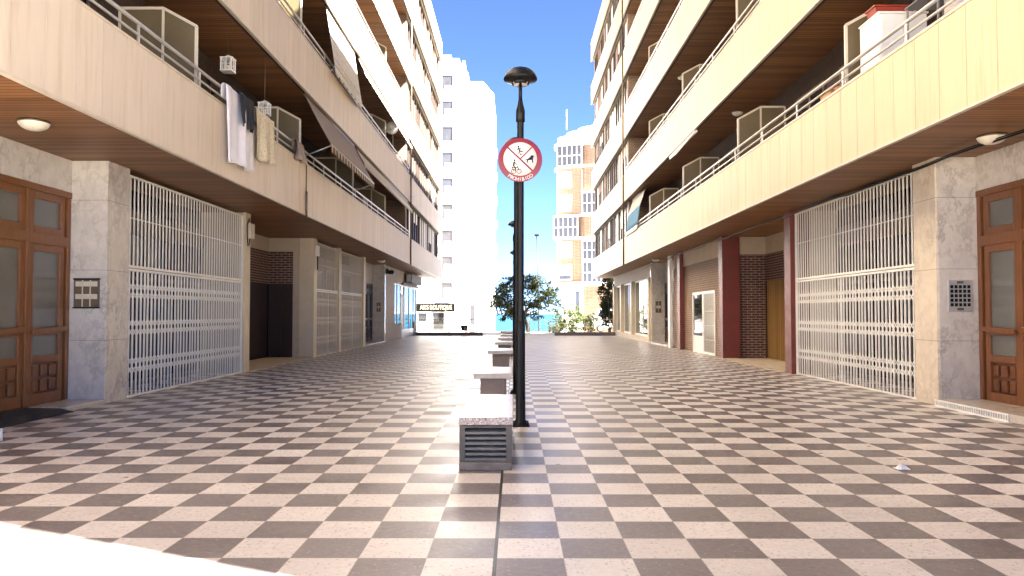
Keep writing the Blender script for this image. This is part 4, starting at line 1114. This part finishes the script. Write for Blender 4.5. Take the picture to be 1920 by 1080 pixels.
# ------------------------------------------------------------------ white tower with boutique
t = thing('apartment_tower', 'tall white apartment tower with a boutique at street level, beyond the left block', 'apartment tower', (-8, 92, -.8))
Y0 = 88.0
MB().prism([(-24, Y0), (-5.75, Y0), (-5.75, 104), (-24, 104)], 'z', -1, 30.2).build('wall', M['tower'], t)
MB().box(-5.748, -5.42, Y0+.1, 104, -1, 29.2).build('seam', M['tower_pink'], t)
MB().prism([(-5.418, Y0+.05), (-3.7, Y0+.05), (-2.62, 93), (-2.62, 104), (-5.418, 104)], 'z', -1, 28.1).build('side_wing', M['tower'], t)
MB().box(-24.1, -6.4, Y0-.15, 104.1, 30.201, 30.75).build('roof_edge', M['tower_grey'], t)
MB().box(-6.2, -5.9, 90, 91.4, 30.2, 31.2).box(-9.0, -7.6, 91, 93, 30.75, 32.2).build('chimney', M['tower_grey'], t)
for i in range(9):
    z = 29.05-1.2 - i*2.98
    fm = MB()
    x0, x1 = -8.35, -7.2
    fm.box(x0-.08, x0, Y0-.12, Y0-.001, z-.75, z+.9); fm.box(x1, x1+.08, Y0-.12, Y0-.001, z-.75, z+.9); fm.box(x0-.08, x1+.08, Y0-.119, Y0-.001, z+.9, z+.98)
    fm.box(x0-.22, x1+.22, Y0-.38, Y0-.001, z-.85, z-.752)
    w = fm.build('window', M['tower_grey'], t)
    MB().box(x0, x1, Y0-.05, Y0-.001, z-.75, z+.9).build('pane', M['glass_blue'], w)
    if i != 2: MB().box(x0+.25, x1-.12, Y0-.09, Y0-.051, z-.75, z+.05+.3*(i % 3)-.3).build('blind', M['tower'], w)
    if i < 8:
        bz = z-.75
        fm2 = MB().box(-12.3, -9.3, Y0-.9, Y0-.001, bz-.2, bz+.8); bal = fm2.build('balcony', M['tower'], t)
        MB().box(-12.2, -9.4, Y0-.04, Y0-.001, bz+.8, bz+2.1).build('opening', M['glass_blue'], bal)
        if i > 1: MB().box(-2.618, -2.25, 95, 97.5, bz-.1, bz+.75).build('balcony', M['tower_grey'], t)
for i in range(44): MB().box(-6.78, -6.60, Y0-.05, Y0-.001, 3.2+i*.6, 3.42+i*.6).build('wall_vent', M['tower_grey'], t)
br = MB()
for i in range(5):
    for j in range(9): br.box(-10.3+i*.36, -10.14+i*.36, Y0-.04, Y0-.001, 3.0+j*.28, 3.12+j*.28)
br.build('vent_blocks', M['tower_grey'], t)
MB().box(-12.5, -6.85, Y0-.35, Y0-.001, 1.66, 2.56).build('shop_fascia', M['signblack'], t)
lm = MB()
add_text(lm, "AR'S BOUTIQUE", .70, lambda v: (-8.98+v.x*.72, Y0-.354-v.z, 2.11+v.y))
lm.build('lettering', M['gold'], t)
sw = MB().box(-9.5, -9.33, Y0-.1, Y0-.001, -.45, 1.6).box(-8.1, -7.95, Y0-.1, Y0-.001, -.45, 1.6).box(-9.33, -8.1, Y0-.098, Y0-.001, 1.5, 1.6).build('shop_window', M['tower_grey'], t)
MB().box(-9.33, -8.1, Y0-.06, Y0-.001, -.45, 1.5).build('pane', M['glass_dark'], sw)
sw = MB().box(-11.2, -10.98, Y0-.1, Y0-.001, .5, 1.5).build('small_window', M['tower_grey'], t)
MB().box(-10.98, -10.1, Y0-.06, Y0-.001, .55, 1.45).build('pane', M['glass_dark'], sw)
gm = MB()
for z in (-.3, .1, .5, .9, 1.3): gm.box(-7.8, -6.7, Y0-.07, Y0-.03, z, z+.09)
for x in (-7.8, -7.4, -7.0, -6.72): gm.box(x, x+.07, Y0-.075, Y0-.025, -.4, 1.4)
gm.build('window_grille', M['tower_grey'], t)
MB().box(-5.1, -4.6, Y0-.02, Y0+.049, -.8, 2.4).build('shop_door', M['glass_blue'], t)
tp_ = thing('street_post', 'dark thin pole in front of the white tower corner', 'post', (-4.35, 86.5, -.7))
MB().tube([(-4.35, 86.5, -.72), (-4.35, 86.5, 2.55)], .07, 8).build('shaft', M['bronze'], tp_)
MB().box(-5.0, -4.2, 86.4, 86.6, 2.551, 2.62).build('crossbar', M['bronze'], tp_)

# ------------------------------------------------------------------ brick building beyond the right block
ANG = R(-21); ca, sa = math.cos(ANG), math.sin(ANG); OX, OY = 4.75, 99.0
t = thing('brick_building', 'orange brick apartment building with white glazed balconies beyond the right block', 'apartment building', (OX+6, OY+4, -1))
def bl(u, v): return (OX+u*ca-v*sa, OY+u*sa+v*ca)      # u along the front, v away from the viewer
def foot(off, r=2.2, w=15, dpt=14):
    pts = []
    for i in range(9):
        a = math.pi + (math.pi/2)*i/8
        pts.append(bl(-off+r+off+(r+off)*math.cos(a)-off+off*0, r+(r+off)*math.sin(a)))
    pts += [bl(w+off, -off), bl(w+off, dpt+off), bl(-off, dpt+off)]
    return pts
def slab(name, mat, off, z0, z1, **kw):
    return MB().prism(foot(off, **kw), 'z', z0, z1, False).build(name, mat, t)
def bbox(mb, u0, u1, v0, v1, z0, z1):
    mb.prism([bl(u0, v0), bl(u1, v0), bl(u1, v1), bl(u0, v1)], 'z', z0, z1); return mb
slab('wall', M['brick_orange'], 0, 5.4, 22.85)
slab('ground_storey', M['tower'], -.35, -1.5, 4.9)
for z0, z1, off in ((4.9, 5.4, .45), (10.85, 11.15, .12), (13.75, 14.0, .12), (20.0, 20.25, .15), (22.85, 23.35, .15)):
    slab('cornice', M['tower'], off, z0, z1)
for i, (off, z0, z1, mt) in enumerate(((-.05, 23.352, 24.2, 'tower'), (-.5, 24.2, 24.9, 'tower'), (-1.1, 24.9, 25.5, 'tower'), (-1.9, 25.5, 26.1, 'pinkroof'), (-2.9, 26.1, 26.7, 'pinkroof'), (-4.0, 26.7, 27.2, 'tower'))):
    slab('roof_tier', M[mt], off, z0, z1, r=2.4+.9*i)
dc = bl(7.6, 6); MB().lathe([(2.6, 27.2), (2.6, 29.2), (2.2, 29.8), (1.2, 30.2), (.001, 30.3)], (dc[0]+1.2, dc[1]+2, 0), 28).build('roof_drum', M['tower'], t)
for z0, z1 in ((17.6, 19.45), (14.6, 16.5), (8.6, 10.5), (5.8, 7.6)):
    for u0, u1 in ((.95, 2.55),):
        fm = MB(); bbox(fm, u0-.1, u1+.1, -.12, -.002, z0-.12, z0); bbox(fm, u0-.1, u1+.1, -.12, -.002, z1, z1+.1); bbox(fm, u0-.1, u0, -.1, -.002, z0, z1); bbox(fm, u1, u1+.1, -.1, -.002, z0, z1)
        w = fm.build('window', M['tower'], t)
        bbox(MB(), u0, u1, -.04, -.002, z0, z1).build('pane', M['glass_blue'], w)
        zb = z0+.5 if z0 < 6 else z0
        bbox(MB(), u0, u1, -.08, -.041, zb, z1).build('blind', M['tower'], w)
for z0, z1, u0, u1 in ((11.15, 13.75, .4, 3.55), (20.25, 22.85, .9, 4.1), (8.3, 10.6, 4.2, 7.2), (14.1, 16.7, 4.2, 7.2), (5.4, 7.9, 4.2, 7.2)):
    fm = MB(); n = 5
    for i in range(n+1):
        u = u0+(u1-u0)*i/n; bbox(fm, u-.04, u+.04, -.62, -.5, z0, z1-.1)
    bbox(fm, u0-.06, u1+.06, -.66, -.002, z0-.2, z0); bbox(fm, u0-.06, u1+.06, -.64, -.002, z1-.1, z1+.1)
    bbox(fm, u0-.04, u1+.04, -.63, -.49, z0+(z1-z0)*.45, z0+(z1-z0)*.45+.09)
    bal = fm.build('glazed_balcony', M['tower'], t)
    bbox(MB(), u0, u1, -.57, -.55, z0, z1-.1).build('pane', M['glass_blue'], bal)
    bl_ = MB()
    for i in (1, 2, 4): bbox(bl_, u0+(u1-u0)*i/n+.06, u0+(u1-u0)*(i+1)/n-.06 if i < n else u1, -.48, -.45, z0+1.2, z1-.1)
    bl_.build('blind', M['tower'], bal)
pi = MB(); q = bl(4.0, -.08); pi.tube([(q[0], q[1], 5.4), (q[0], q[1], 22.8)], .07, 8); pi.build('downpipe', M['bronze'], t)
fm = MB(); bbox(fm, 3.0, 3.5, .30, .349, 1.2, 4.3); fm.build('shop_window', M['glass_blue'], t)
fm = MB(); bbox(fm, 4.3, 14.5, -.5, .348, -1, 4.88); fm.build('brick_bay', M['brick_orange'], t)
am = MB(); q = bl(1.2, 2.5); am.tube([(q[0], q[1], 25.6), (q[0], q[1], 28.2)], .05, 6); am.build('aerial', M['white'], t)

# ------------------------------------------------------------------ light
EL = R(44.3); sdir = Vector((.91*math.cos(EL), -.415*math.cos(EL), math.sin(EL))).normalized()
sun = bpy.data.lights.new('sun', 'SUN'); sun.energy = 5.0; sun.angle = R(.5); sun.color = (1, .95, .87)
so = bpy.data.objects.new('sun', sun); COL.objects.link(so); so.location = (20, -20, 40)
so.rotation_euler = (-sdir).to_track_quat('-Z', 'Y').to_euler()
w = bpy.data.worlds.new('World'); S.world = w; w.use_nodes = True
nt = w.node_tree; bg = nt.nodes['Background']
sky = nt.nodes.new('ShaderNodeTexSky'); sky.sky_type = 'NISHITA'; sky.sun_disc = False
sky.sun_elevation = EL; sky.sun_rotation = math.atan2(sdir.x, sdir.y); sky.altitude = 0; sky.air_density = .215; sky.dust_density = 0; sky.ozone_density = 5.0
nt.links.new(sky.outputs[0], bg.inputs['Color']); bg.inputs['Strength'].default_value = .05

cam = bpy.data.cameras.new('camera'); co = bpy.data.objects.new('camera', cam); COL.objects.link(co)
cam.sensor_width = 36; cam.lens = 1450*36/1920; cam.clip_end = 60000; cam.clip_start = .05
co.location = (0, 0, EYE)
co.rotation_euler = (math.pi/2 + math.atan(48/1450), 0, math.atan(6/1450))
S.camera = co
S.view_settings.view_transform = 'Standard'; S.view_settings.look = 'None'; S.view_settings.gamma = 1; S.view_settings.use_curve_mapping = False
S.view_settings.exposure = 4.08
S.cycles.use_denoising = True; S.cycles.max_bounces = 8; S.cycles.diffuse_bounces = 5
